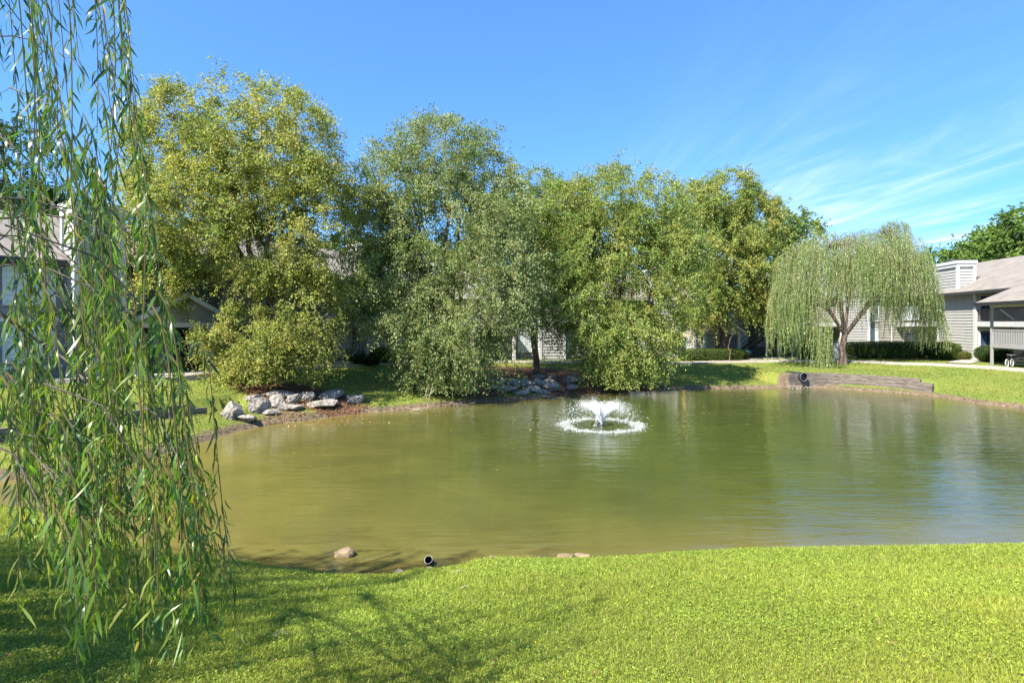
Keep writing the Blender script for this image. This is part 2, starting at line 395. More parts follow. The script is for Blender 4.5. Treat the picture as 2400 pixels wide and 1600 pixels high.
    sr2 = node(nt, 'ShaderNodeMapRange'); sr2.inputs[1].default_value = .48; sr2.inputs[2].default_value = .66; nt.links.new(sn2.outputs['Fac'], sr2.inputs[0])
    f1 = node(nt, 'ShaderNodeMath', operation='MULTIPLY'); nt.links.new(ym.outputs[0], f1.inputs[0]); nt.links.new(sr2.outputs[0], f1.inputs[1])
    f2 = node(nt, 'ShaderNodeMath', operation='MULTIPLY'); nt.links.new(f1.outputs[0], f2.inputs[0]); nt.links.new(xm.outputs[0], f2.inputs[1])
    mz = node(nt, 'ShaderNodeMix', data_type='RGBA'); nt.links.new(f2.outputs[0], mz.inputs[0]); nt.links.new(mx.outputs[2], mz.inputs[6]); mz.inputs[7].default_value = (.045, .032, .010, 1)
    nt.links.new(mz.outputs[2], b.inputs['Base Color'])
    b.inputs['Roughness'].default_value = .035; b.inputs['IOR'].default_value = 1.33; b.inputs['Specular IOR Level'].default_value = .8
    return m
FX, FY = on_ray(1410, 22.1), 22.1
wx = np.arange(-17, 29.01, .5); wy = np.arange(7.5, 37.01, .5)
WX, WY = np.meshgrid(wx, wy); k = np.arange(WX.size).reshape(WX.shape)
wf = np.stack([k[:-1, :-1], k[:-1, 1:], k[1:, 1:], k[1:, :-1]], -1).reshape(-1, 4)
dW, _, _ = seg_dist(WX.ravel(), WY.ravel(), SH, True)
sh_ = np.exp(-dW/1.6)[:, None]; left_ = (1/(1+np.exp((WX.ravel()+1.5+.25*(WY.ravel()-9))/2.6)))[:, None]
deep = np.array([.040, .055, .012]); mid = np.array([.128, .113, .027]); shal = np.array([.165, .13, .04])
wc = deep*(1-left_)+mid*left_; wc = wc*(1-.6*sh_)+shal*.6*sh_
w = np_mesh('water', np.stack([WX.ravel(), WY.ravel(), 0*WX.ravel()], -1), wf, 4, water_mat(), None, wc, smooth=True)
tag(w, 'murky olive green pond water', kind='structure')

# ------------------------------------------------------------------ path
def ribbon(P, w, lift):
    P = np.array(P); V = []; Fs = []
    for i, p in enumerate(P):
        d = P[min(i+1, len(P)-1)][:2]-P[max(i-1, 0)][:2]; d = d/np.linalg.norm(d); n = np.array([-d[1], d[0]])
        for s in (-.5, .5):
            q = p[:2]+n*s*w; V.append((q[0], q[1], T(*p[:2])+lift))
        for s in (-.5, .5):
            q = p[:2]+n*s*w; V.append((q[0], q[1], T(*p[:2])-.25))
        if i:
            a = (i-1)*4; b = i*4
            Fs += [(a, b, b+1, a+1), (a+2, b+2, b, a), (a+1, b+1, b+3, a+3)]
    return V, Fs
mb = MB(); V, Fs = ribbon(densify(PT[:, :3].tolist(), .6), 1.3, .045); mb.add(V, Fs)
p = mb.build('path', M['concrete']); tag(p, 'pale concrete footpath along the top of the far bank', kind='structure')
mb = MB(); V, Fs = ribbon(densify([(30.3,38.6,0),(33.5,41.5,0),(36.8,43.6,0),(40,45,0)], .6), 1.3, .05); mb.add(V, Fs)
V, Fs = ribbon(densify([(15.5,44.0,0),(20,46.2,0),(25,47.2,0),(32,46.5,0)], .6), 1.0, .05); mb.add(V, Fs)
V, Fs = ribbon(densify([(-15.2,24.6,0),(-14.0,26.4,0)], .4), 1.7, .05); mb.add(V, Fs)
p = mb.build('walkway', M['concrete']); tag(p, 'pale concrete walkways leading to the apartment doors', kind='structure')

# ------------------------------------------------------------------ leaf geometry
def leaf_quads(C, D, N, L, W, cup=0.0):
    """C centres, D long axis, N approx normal, L lengths, W widths -> verts (n*4,3), faces"""
    D = D/np.linalg.norm(D, axis=1, keepdims=True)
    S = np.cross(D, N); S /= (np.linalg.norm(S, axis=1, keepdims=True)+1e-9)
    L = L[:, None]; W = W[:, None]
    v = np.stack([C-D*L*.5, C-D*L*.05+S*W*.5, C+D*L*.5, C-D*L*.05-S*W*.5], 1)
    n = len(C); f = np.arange(n*4).reshape(n, 4)
    return v.reshape(-1, 3), f
def rnd_dir(n, r): 
    v = r.normal(size=(n, 3)); return v/np.linalg.norm(v, axis=1, keepdims=True)
def tubes_np(lines, radii, n=5):
    mb = MB()
    for P, rr in zip(lines, radii): mb.tube(P, rr, n, caps=False)
    return mb

def pal(r, n, base, var=.25, yellow=.08, ycol=(.34,.27,.035)):
    base = np.array(base, float); c = base[None]*np.exp(r.normal(0, var, (n, 1)))*np.exp(r.normal(0, .08, (n, 3)))
    m = r.random(n) < yellow; c[m] = np.array(ycol)*np.exp(r.normal(0, .2, (m.sum(), 1)))
    return np.clip(c, .004, .6)

def make_tree(name, label, base, lobes, stems=3, clumps=220, twigs=9, per=26, tw=1.3, droop=.55, leaf=(.13,.085),
              cols=((.13,.17,.035),(.19,.20,.05),(.08,.12,.025)), seed=1, trunk_r=.2, bark='bark', low=.12, group=None, cat='tree', yellow=.05, hang=0.35, fill=True):
    r = np.random.default_rng(seed); bx, by, bz = base
    root = empty(name, (bx, by, bz)); tag(root, label, cat, group)
    lob = np.array([l[:7] for l in lobes], float)
    if fill: lob[:, 3:6] *= 1.1; clumps = int(clumps*1.25)
    wts = lob[:, 6]/lob[:, 6].sum()
    which = r.choice(len(lob), clumps, p=wts)
    d = rnd_dir(clumps, r); rad = r.uniform(.35, 1, clumps)**.45
    C = lob[which, :3]+d*rad[:, None]*lob[which, 3:6]
    ztop = lob[:, 2].max()+lob[:, 5].max()
    # stems
    lines = []; rads = []; nodes = []; nrad = []
    tips = []
    hi = np.argsort(-(lob[:, 2]+.6*lob[:, 5]))
    for s in range(stems):
        l = lob[hi[s % len(lob)]]
        tip = l[:3]+np.array([r.normal(0, .25)*l[3], r.normal(0, .25)*l[4], l[5]*r.uniform(.55, .8)])
        a = 2*math.pi*(s+.3)/stems; st = np.array([math.cos(a)*trunk_r*.7*(stems > 1), math.sin(a)*trunk_r*.7*(stems > 1), -.25])
        P = []
        wob = r.normal(0, .12, (12, 3)); wob[:, 2] = 0
        for i in range(12):
            t = i/11; q = st+(tip-st)*np.array([t**1.5, t**1.5, t])+wob[i]*(t > .05)*min(1, t*3)
            P.append(q)
        rr = [trunk_r*(1-.93*(i/11))**1.0*(1.25 if i == 0 else 1)+.012 for i in range(12)]
        lines.append(P); rads.append(rr)
        for i in range(1, 12): nodes.append(P[i]); nrad.append(rr[i])
    nodes = [np.array(q) for q in nodes]
    # clump branches
    order = np.argsort(np.hypot(C[:, 0], C[:, 1])+np.abs(C[:, 2]-ztop*.5)*.3)
    for ci in order:
        c = C[ci]; A = np.array(nodes)
        dv = c-A; dist = np.linalg.norm(dv, axis=1)
        pen = dist+np.maximum(0, A[:, 2]-(c[2]-.25*np.hypot(dv[:, 0], dv[:, 1])))*1.6
        k = int(np.argmin(pen)); a = A[k]; L = dist[k]
        if L < .1: continue
        m1 = a+(c-a)*.35+np.array([0, 0, .10*L])+r.normal(0, .05*L, 3); m2 = a+(c-a)*.7+np.array([0, 0, .13*L])+r.normal(0, .05*L, 3)
        r0 = min(nrad[k]*.65, .012+.013*L)
        lines.append([a, m1, m2, c]); rads.append([r0, r0*.75, r0*.5, .007])
        nodes += [m1, m2]; nrad += [r0*.75, r0*.5]
    # twigs with leaves
    nt_ = clumps*twigs
    cc = np.repeat(C, twigs, 0); td = rnd_dir(nt_, r)
    out = cc*np.array([1, 1, 0]); out /= (np.linalg.norm(out, axis=1, keepdims=True)+.3)
    td = td*.8+out*.55+np.array([0, 0, .12]); td /= np.linalg.norm(td, axis=1, keepdims=True)
    TL = tw*r.uniform(.5, 1.25, nt_)
    csz = np.repeat(r.uniform(.65, 1.2, clumps), twigs); TL *= csz
    s = r.random((nt_, per))**.8
    g_ = droop*TL[:, None]*s**2
    P = cc[:, None]+td[:, None]*(s*TL[:, None])[..., None]; P[..., 2] -= g_*(.6+.8*r.random((nt_, 1)))
    P += r.normal(0, .09, P.shape)
    P = P.reshape(-1, 3)
    ground = low
    keep = (P[:, 2] > ground) & (r.random(len(P)) > .5*np.clip(P[:, 2]/ztop, 0, 1)**2.5)
    cl = np.repeat(np.arange(clumps), twigs*per)
    # thin towards the top so that sky shows
    base_c = np.array(cols)[r.integers(0, len(cols), clumps)]
    col = base_c[cl]*np.exp(r.normal(0, .22, (len(P), 1)))*np.exp(r.normal(0, .06, (len(P), 3)))
    ym = r.random(len(P)) < yellow; col[ym] = np.array([.32, .25, .035])
    P = P[keep]; col = np.clip(col[keep], .004, .6); n = len(P)
    D = rnd_dir(n, r)*.8; D[:, 2] -= hang*2; N = rnd_dir(n, r)
    outn = P*np.array([1, 1, 0]); outn /= (np.linalg.norm(outn, axis=1, keepdims=True)+.5); N = N+outn*.5+np.array([0, 0, .4])
    V, Fc = leaf_quads(P, D, N, leaf[0]*r.uniform(.7, 1.25, n), leaf[1]*r.uniform(.7, 1.2, n))
    np_mesh('crown', V, Fc, 4, M['leaf'], root, np.repeat(col, 4, 0))
    # visible thin twigs
    for i in r.choice(nt_, min(nt_, clumps*3), replace=False):
        q = [cc[i]+td[i]*TL[i]*u-np.array([0, 0, droop*TL[i]*u*u]) for u in (0, .5, 1)]
        if q[2][2] > low: lines.append(q); rads.append([.007, .005, .003])
    tubes_np(lines, rads, 6).build('trunk', M[bark], root, smooth=True)
    return root

# ------------------------------------------------------------------ trees on the far bank
GRB = 'river birches along the far bank'
def base(px, d, x=None):
    X = on_ray(px, d) if x is None else x
    return (X, d, T(X, d))
GOLD = ((.29,.32,.085),(.38,.375,.11),(.22,.265,.065),(.33,.35,.10))
MIX = ((.26,.31,.13),(.22,.275,.10),(.32,.36,.16),(.19,.25,.085))
GREEN = ((.25,.32,.085),(.215,.29,.065),(.31,.36,.105),(.17,.24,.055))
b1 = base(655, 26.7)
make_tree('river_birch', 'tallest golden green birch, leftmost of the bank trees, over the pale boulder pile', b1,
  [(-5.2,0,10.8,1.5,2.2,2.8,9),(-4.6,.2,13.2,.7,1.0,1.3,2),(-5.6,0,7.4,1.2,2,2.2,5),(-1.8,.5,12.0,2.2,2.4,2.6,13),(.7,.2,11.0,2.0,2.4,2.7,11),(-3.6,-.3,8.2,2.6,2.8,2.6,14),(1.6,0,7.6,2.0,2.6,3.0,10),(-1,-.6,10,2.4,2.2,2.4,8),
   (-4.6,-.6,5.2,1.8,2.0,1.6,7),(-.4,-1.0,6.8,2.3,2.0,2.2,11),(1.0,-.6,3.9,1.9,2.0,2.2,9),(-.9,-1.4,2.2,1.8,1.3,1.5,7),(.8,-1.3,1.5,1.6,1.0,1.1,5)],
  stems=4, clumps=470, twigs=10, per=38, seed=11, trunk_r=.19, cols=GOLD, group=GRB, tw=1.2, droop=.5, leaf=(.105,.08))
b2 = base(1050, 29.4)
make_tree('river_birch', 'grey green birch with open wispy top, second from left, drooping to the waterline', b2,
  [(-3.9,.2,8.4,1.3,1.8,2.2,6),(-3.7,0,5.4,1.2,1.6,2.0,5),(-.6,.3,12.2,2.2,2.1,2.5,10),(1.2,.2,11.6,1.9,2.0,2.1,8),(-2.6,.2,10.6,1.9,2,2.3,8),(2.3,.2,9.3,1.6,2,2.0,6),(0,-.2,8.2,3.3,2.6,2.5,15),(-2.6,-.4,5.8,2.1,2.1,2.6,9),(2.1,-.3,5.6,2.3,2.2,2.6,9),
   (-1.1,-1.0,3.2,1.9,1.7,2.2,11),(.9,-.9,2.7,1.5,1.5,1.9,9),(-.4,-1.2,1.3,1.5,1.1,1.1,6)],
  stems=4, clumps=440, twigs=10, per=38, seed=22, trunk_r=.17, cols=MIX, group=GRB, tw=1.4, droop=.7, leaf=(.105,.078), hang=.5)
b3 = base(1257, 37.0)
make_tree('river_birch', 'birch with bare peeling trunk standing on the leaf litter above the stone terrace', b3,
  [(-.6,0,11.2,2.6,2.2,2.2,8),(1.8,0,10.6,2.2,2.2,2.1,7),(-1.6,0,8.6,2.6,2.2,2.3,8),(1.6,0,8.0,2.9,2.4,2.4,9),(0,0,5.6,2.9,2.4,1.6,8),(-2.2,-.6,3.6,1.2,1.2,1.2,2)],
  stems=1, clumps=330, twigs=10, per=38, seed=33, trunk_r=.24, cols=GREEN[:2]+MIX[:2]+((.30,.35,.13),), group=GRB, tw=1.4, droop=.6, leaf=(.115,.085))
b4 = base(1436, 33.9)
make_tree('river_birch', 'broad yellow green birch behind the fountain with branches trailing over the bank', b4,
  [(-.2,.4,11.2,2.2,2.1,2.0,8),(2.1,.4,10.6,2.1,2,2.0,8),(-2.5,.3,10.2,1.9,2.0,1.9,7),(3.5,.3,8.7,1.6,2,2.2,6),(0,0,8.0,3.8,2.7,2.4,15),(-2.3,-.6,5.4,2.0,2.2,2.4,9),(2.2,-.2,5.6,2.5,2.3,2.2,9),
   (-.9,-1.3,3.2,1.5,1.5,1.8,8),(1.2,-1.0,2.8,1.9,1.5,1.9,9),(.4,-1.4,1.4,1.7,1.1,1.1,8)],
  stems=4, clumps=430, twigs=10, per=38, seed=44, trunk_r=.18, cols=GOLD[:1]+GREEN[:3], group=GRB, tw=1.4, droop=.65, leaf=(.115,.085), hang=.45)
b5 = base(1690, 46.2)
make_tree('river_birch', 'golden birch rising behind the hedge, rightmost of the bank birches beside the stairs', b5,
  [(.3,0,13.3,2.1,2.2,1.9,8),(-1.8,0,12.3,1.9,2.2,2.1,7),(2.2,0,11.0,2.1,2.4,2.6,9),(-.4,-.3,9.6,3.4,2.8,2.8,13),(1.5,-.5,7.0,2.6,2.4,2.8,10),(-1.6,-.4,5.6,2.0,2.2,2.6,8),(2.2,-.5,4.6,1.6,1.8,1.8,5)],
  stems=3, clumps=330, twigs=10, per=38, seed=55, trunk_r=.3, cols=GOLD[:2]+GREEN[:3], group=GRB, tw=1.3, droop=.6, leaf=(.14,.10), bark='bark_dark')
# shorter birch between the fourth and fifth
b6 = base(1590, 41.5)
b6 = (b6[0], b6[1], b6[2])
# trees beyond the buildings
GBG = 'background trees beyond the apartments'
def bg_tree(px, d, lab, lobes, seed, cols, cl=120, leaf=(.28,.22), tw=1.9, name='shade_tree', stems=2, per=26):
    x = on_ray(px, d); 
    return make_tree(name, lab, (x, d, 1.4), lobes, fill=False, stems=stems, clumps=cl, twigs=9, per=per, seed=seed, cols=cols, group=GBG, tw=tw, droop=.25, leaf=leaf, trunk_r=.3, bark='bark_dark', yellow=.01, hang=.1)
DK = ((.05,.085,.022),(.075,.12,.03),(.035,.06,.016))
FR = ((.13,.21,.045),(.19,.28,.06),(.09,.15,.035))
bg_tree(15, 44, 'dark green tree behind the left apartment roof at the edge of the view', [(0,0,13.5,3.2,3,5.5,8),(2.0,0,10,3.6,3,3.8,6),(-2,0,9,3,3,4,4)], 61, DK, 170, (.2,.15), 1.6)
bg_tree(120, 50, 'dark spreading tree above the left apartment roof ridge beside the chimney', [(-2,0,11.2,3.4,3,3.2,6),(1.6,0,10.0,3.2,3,2.6,5)], 62, DK, 130, (.2,.15), 1.6)
bg_tree(815, 58, 'light green tree seen in the gap between the two leftmost birches', [(0,0,8.0,4.2,3,3.6,8),(3,0,6.6,3.2,3,3.0,4)], 63, FR)
bg_tree(1865, 58, 'dark green leafy tree rising between the golden birch and the weeping willow', [(-3.0,0,12.2,2.8,3,3.0,8),(-.2,0,11.2,2.4,3,2.6,7),(-3,0,8.4,3.2,3,3,5),(1,0,7.6,3.2,3,2.6,5),(-6,0,10,3,3,3,4)], 64, ((.17,.24,.06),(.24,.30,.08),(.12,.18,.045)), 210, (.24,.18), 1.5)
bg_tree(2230, 74, 'mid green tree behind the right apartment roof, left of its chimney cap', [(-1.5,0,9.2,3.4,3,3.0,6),(2.4,0,9.6,3.2,3,3.4,7),(-4.4,0,8.5,2.6,3,2.6,3)], 65, FR, 150)
bg_tree(2320, 78, 'mid green tree behind the middle of the right apartment roof ridge', [(0,0,11.4,3.6,3,3.6,6),(3.8,0,10.8,3.4,3,3.2,5)], 66, FR, 150)
bg_tree(2415, 66, 'tall bright green tree cut by the right edge, above the apartment roof', [(0,0,11.6,4.4,3.5,4.2,8),(-2.6,0,11,3.2,3,3.0,4),(3,0,12,3,3,4,4)], 67, FR, 210, (.30,.24))
bg_tree(1010, 66, 'leafy tree behind the central apartments, left of their middle', [(0,0,9,5,3,4.2,6)], 68, DK, 90)
bg_tree(1240, 70, 'leafy tree behind the middle of the central apartments', [(0,0,10,6,3,5,6)], 69, DK, 100)
bg_tree(1500, 72, 'leafy tree behind the right half of the central apartments', [(0,0,10.5,6,3,5,6)], 70, DK, 110)
bg_tree(560, 52, 'leafy tree behind the left apartments, hidden by the tallest birch', [(0,0,8.5,5,3,4,6)], 71, DK, 90)
bg_tree(2075, 66, 'leafy tree behind the weeping willow and the right apartments', [(0,0,7.2,5,3,3.6,6)], 72, FR, 90)

# ------------------------------------------------------------------ far weeping willow
def hang_strands(anc, L, r, spacing, leaf, base_cols, sway=.12, out_k=.25, center=None, spread=.35, lowz=None):
    """leaves on hanging strands. anc (n,3); L (n,)"""
    Ps = []; Ds = []; Cs = []; lines = []
    for i in range(len(anc)):
        n = max(3, int(L[i]/spacing)); s = np.linspace(0, L[i], n)
        o = anc[i]-(center if center is not None else anc[i]); o = o*np.array([1, 1, 0]); q = np.linalg.norm(o); o = o/q if q > 1e-6 else np.array([0., 0, 0])
        ph = r.uniform(0, 6.28, 2)
        e = out_k*(1-np.exp(-s/.5))
        x = anc[i][0]+o[0]*e+sway*(np.sin(s*.9+ph[0])-math.sin(ph[0]))*s/(L[i]+.01)
        y = anc[i][1]+o[1]*e+sway*(np.sin(s*.8+ph[1])-math.sin(ph[1]))*s/(L[i]+.01)
        z = anc[i][2]-s+.18*np.exp(-((s-.25)/.25)**2)*(out_k > 0)
        P = np.stack([x, y, z], -1)
        if lowz is not None: P = P[P[:, 2] > lowz]
        if len(P) < 3: continue
        lines.append(P[:: max(1, len(P)//7)])
        m = len(P); d = r.normal(0, spread, (m, 3)); d[:, 2] = -1
        Ps.append(P+d*leaf[0]*.45); Ds.append(d)
        c = base_cols[r.integers(0, len(base_cols))]
        Cs.append(np.array(c)[None]*np.exp(r.normal(0, .2, (m, 1)))*np.exp(r.normal(0, .05, (m, 3))))
    return np.concatenate(Ps), np.concatenate(Ds), np.concatenate(Cs), lines
def far_willow():
    r = np.random.default_rng(5); bx, by, bz = base(1976, 41.0)
    root = empty('weeping_willow', (bx, by, bz)); tag(root, 'pale green weeping willow with strands hanging over the timber wall on the far bank', 'tree', 'weeping willows')
    lines = []; rads = []
    J = np.array([.12, 0, 2.1])
    lines.append([np.array([0,0,-.3]), np.array([.02,0,.5]), np.array([-.05,0,1.2]), J]); rads.append([.36,.26,.22,.2])
    limbs = [([-.1,.1,4.2],[-.4,.1,6.6],[-.5,.1,8.3],.14), ([1.3,0,3.6],[2.6,.1,5.6],[3.4,.2,8.0],.13), ([-1.2,-.3,3.9],[-2.6,-.4,4.7],[-3.8,-.4,5.3],.09),
             ([-.9,.6,4.4],[-2.2,1.0,6.3],[-3.2,1.2,7.4],.09), ([1.2,-.8,4.0],[2.2,-1.6,5.4],[2.9,-2.0,6.3],.09), ([1.9,.8,4.0],[3.8,1.2,5.6],[4.9,1.2,6.2],.09),([2.6,.2,5.5],[4.4,0,5.0],[6.0,0,4.6],.06),([-1.5,-.5,4.1],[-3.1,-.9,4.4],[-4.6,-1,4.3],.06),([.6,.3,5.0],[2.3,.4,7.6],[3.6,.5,9.1],.1)]
    tips = []
    for a, b, c, rr in limbs:
        lines.append([J, np.array(a), np.array(b), np.array(c)]); rads.append([rr*1.2, rr, rr*.65, .02]); tips.append(np.array(c)); tips.append(np.array(b))
    # dome of anchors
    lobes = [(-.8,0,7.0,3.9,3.4,2.7,36),(2.6,0,7.2,3.2,3.2,2.6,26),(-3.6,-.6,5.1,1.7,1.9,1.6,13),(5.9,0,4.3,.9,1.2,.9,6),(3.9,.4,9.6,1.0,1.2,.9,6),(1.6,.2,8.9,1.2,1.2,.9,4),(4.8,0,5.8,1.4,2.2,2.2,12),(.5,0,5.4,3.6,2.4,1.6,10)]
    anc = []; L = []
    tot = 2700; ws = np.array([l[6] for l in lobes], float); ws /= ws.sum()
    for l, q in zip(lobes, ws):
        n = int(tot*q); d = rnd_dir(n, r); d[:, 2] = np.abs(d[:, 2])**.8; d /= np.linalg.norm(d, axis=1, keepdims=True)
        rd = r.uniform(.55, 1, (n, 1))**.5
        p_ = np.array(l[:3])+d*rd*np.array(l[3:6]); anc.append(p_)
        L.append(r.uniform(1.2, 4.2, n))
    anc = np.concatenate(anc); L = np.concatenate(L)
    # left curtain sweeps almost to the ground; others stop higher
    leftc = anc[:, 0] < -2.6; L = np.where(leftc, L*1.15+r.uniform(0, 1.6, len(L)), L)
    rc = anc[:, 0] > 5.2; L = np.where(rc, np.minimum(L*1.3, 3.6), L)
    ground = np.where(anc[:, 0] < -2.4, -.8, np.where(anc[:, 0] > 2.0, .4, 2.2))+r.uniform(0, 1, len(L))**1.6*3.0
    L = np.minimum(L, anc[:, 2]-ground); ok = L > .3; anc = anc[ok]; L = L[ok]
    # the single narrow curtain that reaches the water in front of the trunk
    n = 75; ex = np.stack([r.normal(-2.95, .32, n), r.normal(-2.9, .3, n), r.uniform(2.2, 3.6, n)], -1)
    anc = np.concatenate([anc, ex]); L = np.concatenate([L, ex[:, 2]+r.uniform(-.2, .75, n)])
    cols = ((.25,.32,.12),(.21,.30,.10),(.29,.335,.145),(.31,.30,.14),(.185,.26,.085))
    P, D, Cc, ln = hang_strands(anc, L, r, .062, (.14, .032), cols, sway=.2, out_k=.3, center=np.array([.5, 0, 0]), spread=.3)
    n = len(P); V, Fc = leaf_quads(P, D, rnd_dir(n, r), (.15*r.uniform(.7, 1.2, n)), .038*r.uniform(.7, 1.2, n))
    np_mesh('crown', V, Fc, 4, M['willow_leaf'], root, np.repeat(np.clip(Cc, .004, .5), 4, 0))
    for a in anc[::5]:
        k = min(tips, key=lambda t: np.linalg.norm(t-a)+max(0, t[2]-a[2])*.3)
        if np.linalg.norm(k-a) < .2: continue
        m = (k+a)/2+np.array([0, 0, .3]); lines.append([k, m, a]); rads.append([.02, .013, .006])
    mbt = MB()
    for l_ in ln[::3]: mbt.tube([tuple(q) for q in l_], .005, 4, caps=False)
    mbt.build('twig', M['twig'], root)
    tubes_np(lines, rads, 5).build('trunk', M['bark'], root, smooth=True)
far_willow()

# ------------------------------------------------------------------ near weeping willow
def near_willow():
    r = np.random.default_rng(9); TX, TY = -7.8, 1.4; gz = T(TX, TY)
    root = empty('weeping_willow', (TX, TY, gz)); tag(root, 'near weeping willow with long dark green leaves hanging down the left edge', 'tree', 'weeping willows')
    O = np.array([TX, TY, gz])
    anc = []; L = []
    def add(px0, px1, y0, y1, l0, l1, n, d0=2.1, d1=3.5, sig=None):
        for _ in range(max(1, round(n*(.40 if y1 < 500 else .58 if y1 < 1000 else 1.0)))):
            d = r.uniform(d0, d1); px = r.uniform(px0, px1); yy = r.uniform(y0, y1)
            x = (px-CX)/F*d; z = CZ-(yy-HY)/F*d
            anc.append((x, d, z)); L.append(r.uniform(l0, l1))
    # long strands from above the frame
    add(-40, 60, -180, -60, .9, 1.7, 26); add(170, 210, -180, -50, .9, 1.5, 10); add(232, 268, -180, -50, 1.3, 2.3, 16, 2.2, 3.2); add(70, 150, -150, -40, .6, 1.2, 10)
    add(85, 120, 120, 360, .7, 1.4, 7); add(176, 222, 200, 400, .8, 1.5, 8)
    # middle curtain
    add(-30, 250, 330, 640, .9, 1.8, 44); add(150, 290, 480, 720, .8, 1.5, 16)
    add(20, 300, 620, 860, .9, 1.35, 36)
    add(240, 330, 700, 880, .7, 1.2, 12); add(318, 388, 700, 900, .8, 1.25, 10); add(395, 420, 830, 930, .7, 1.0, 4, 2.3, 3)
    add(462, 472, 800, 900, .9, 1.15, 2, 2.4, 2.8); add(430, 470, 1080, 1190, .45, .75, 6, 2.3, 2.9); add(120, 240, 980, 1160, .5, .85, 13, 2.0, 2.8); add(300, 400, 1050, 1180, .4, .75, 8, 2.0, 2.9); add(-20, 90, 850, 1000, .4, .9, 12)
    add(120, 330, 1000, 1180, .5, .9, 15); add(390, 468, 1000, 1150, .5, .8, 6, 2.4, 3.0); add(120, 200, 1200, 1300, .3, .5, 4, 1.7, 2.1); add(290, 345, 460, 640, .35, .6, 3, 2.0, 2.6)
    nvis = len(anc)
    # unseen rest of the crown, its strands placed so their shade falls on the grass
    k = 0
    ct = 1/math.tan(R(49)); tries = 0
    while k < 2600 and tries < 150000:
        tries += 1
        gx1 = r.uniform(-8.5, -1.3); gy1 = 2.2+7.2*r.random()**1.1; h = r.uniform(2.0, 7.5)
        edge = -1.3 if gy1 < 6.5 else -1.3+.3*(gy1-6.5)
        if gx1 > edge: continue
        x, y = gx1-.73*ct*h, gy1-.683*ct*h; z = 1.1+h; l = r.uniform(1.2, 2.1)
        if y > .3 and not (x < -.95*y-.3 or (z-l-CZ) > .62*y): continue
        if y <= .3 and x > -1.6: continue
        if math.hypot(x+7.5, y-1.5) > 5.6: continue
        anc.append((x, y, z)); L.append(l); k += 1
    anc = np.array(anc)-O; L = np.array(L)
    cols = ((.075,.145,.028),(.10,.185,.028),(.055,.11,.032),(.16,.24,.03),(.08,.14,.05),(.20,.24,.04))
    P, D, Cc, ln = hang_strands(anc, L, r, .024, (.095, .012), cols, sway=.11, out_k=.12, center=np.array([0., 0, 0]), spread=.42, lowz=.06)
    n = len(P)
    ym = r.random(n) < .012; Cc[ym] = np.array([.42, .33, .03])
    tw_ = np.clip(r.normal(1, .25, n), .5, 1.5)
    lenL = .086*tw_; W = .0098*np.clip(r.normal(1, .2, n), .6, 1.4)
    # 3-segment curved blades
    D = D/np.linalg.norm(D, axis=1, keepdims=True); N = rnd_dir(n, r); S = np.cross(D, N); S /= np.linalg.norm(S, axis=1, keepdims=True); N = np.cross(S, D)
    st = P-D*lenL[:, None]*.45
    prof = [(0, .06), (.25, .8), (.5, 1), (.78, .6), (1, .03)]
    bend = r.normal(.0, .2, n); rows = []
    for t, wv in prof:
        c = st+D*(lenL*t)[:, None]+N*(bend*lenL*4*t*(1-t)*.8)[:, None]; c[:, 2] -= .012*t*t
        rows.append(c+S*(W*wv*.5)[:, None]); rows.append(c-S*(W*wv*.5)[:, None])
    V = np.stack(rows, 1).reshape(-1, 3); b0 = np.arange(n)*10
    Fc = np.concatenate([np.stack([b0+2*i, b0+2*i+1, b0+2*i+3, b0+2*i+2], -1) for i in range(4)])
    np_mesh('foliage', V, Fc, 4, M['willow_leaf'], root, np.repeat(np.clip(Cc, .004, .6), 10, 0), smooth=True)
    # twigs: yellow-brown hanging stems
    mb = MB()
    for l_ in ln: mb.tube([tuple(q) for q in l_], [.0022+.0012*(1-i/len(l_)) for i in range(len(l_))], 4, caps=False)
    mb.build('twig', M['twig'], root)
    # limbs and arching branchlets feeding the curtain
    lines = []; rads = []
    top = np.array([.3, .2, 3.2])
    lines.append([np.array([0,0,-.3]), np.array([.05,0,.4]), np.array([.1,.1,1.8]), top]); rads.append([.48,.36,.32,.28])
    limbs = []
    for a, l_, h in ((.1,1.2,2.2),(.5,1.5,2.4),(1.0,1.9,2.6),(1.7,2.4,2.6),(2.6,2.8,2.6),(3.5,2.8,2.5),(4.4,2.4,2.4),(5.3,1.4,2.2)):
        e = top+np.array([math.cos(a)*l_, math.sin(a)*l_, h])
        if e[1]+TY > .3 and not (e[0]+TX < -.95*(e[1]+TY)-.2 or e[2]+gz-CZ > .65*(e[1]+TY)):
            e[2] = max(e[2], (.7*(e[1]+TY)+CZ-gz))
        if e[2] > 7: continue
        m = top+(e-top)*.5+np.array([0,0,.5])
        P_ = [top, m, e]; lines.append(P_); rads.append([.10,.06,.03]); limbs += [m, e]
    # visible arching branchlets (start left of the view, arch right, fall)
    arch = [(-60,520,180,480,360,560,2.5,.011),(-60,470,150,420,330,640,2.3,.008),(-60,700,90,770,330,1010,2.4,.016),
            (-60,640,180,560,300,760,2.6,.008),(-60,560,120,520,250,720,2.2,.007),(-60,400,100,350,230,470,2.6,.006),(-60,90,70,60,190,160,2.6,.007),
            (-60,610,60,500,170,470,2.7,.009),(-60,980,100,900,260,1080,2.5,.008),(200,640,300,740,410,1180,2.6,.006),(150,500,310,640,470,900,2.7,.005),
            (-60,540,140,640,260,900,2.4,.007),(180,470,330,520,400,700,2.9,.005),(-60,1010,60,1000,150,1160,2.3,.007),(-60,930,40,960,200,1250,2.1,.007)]
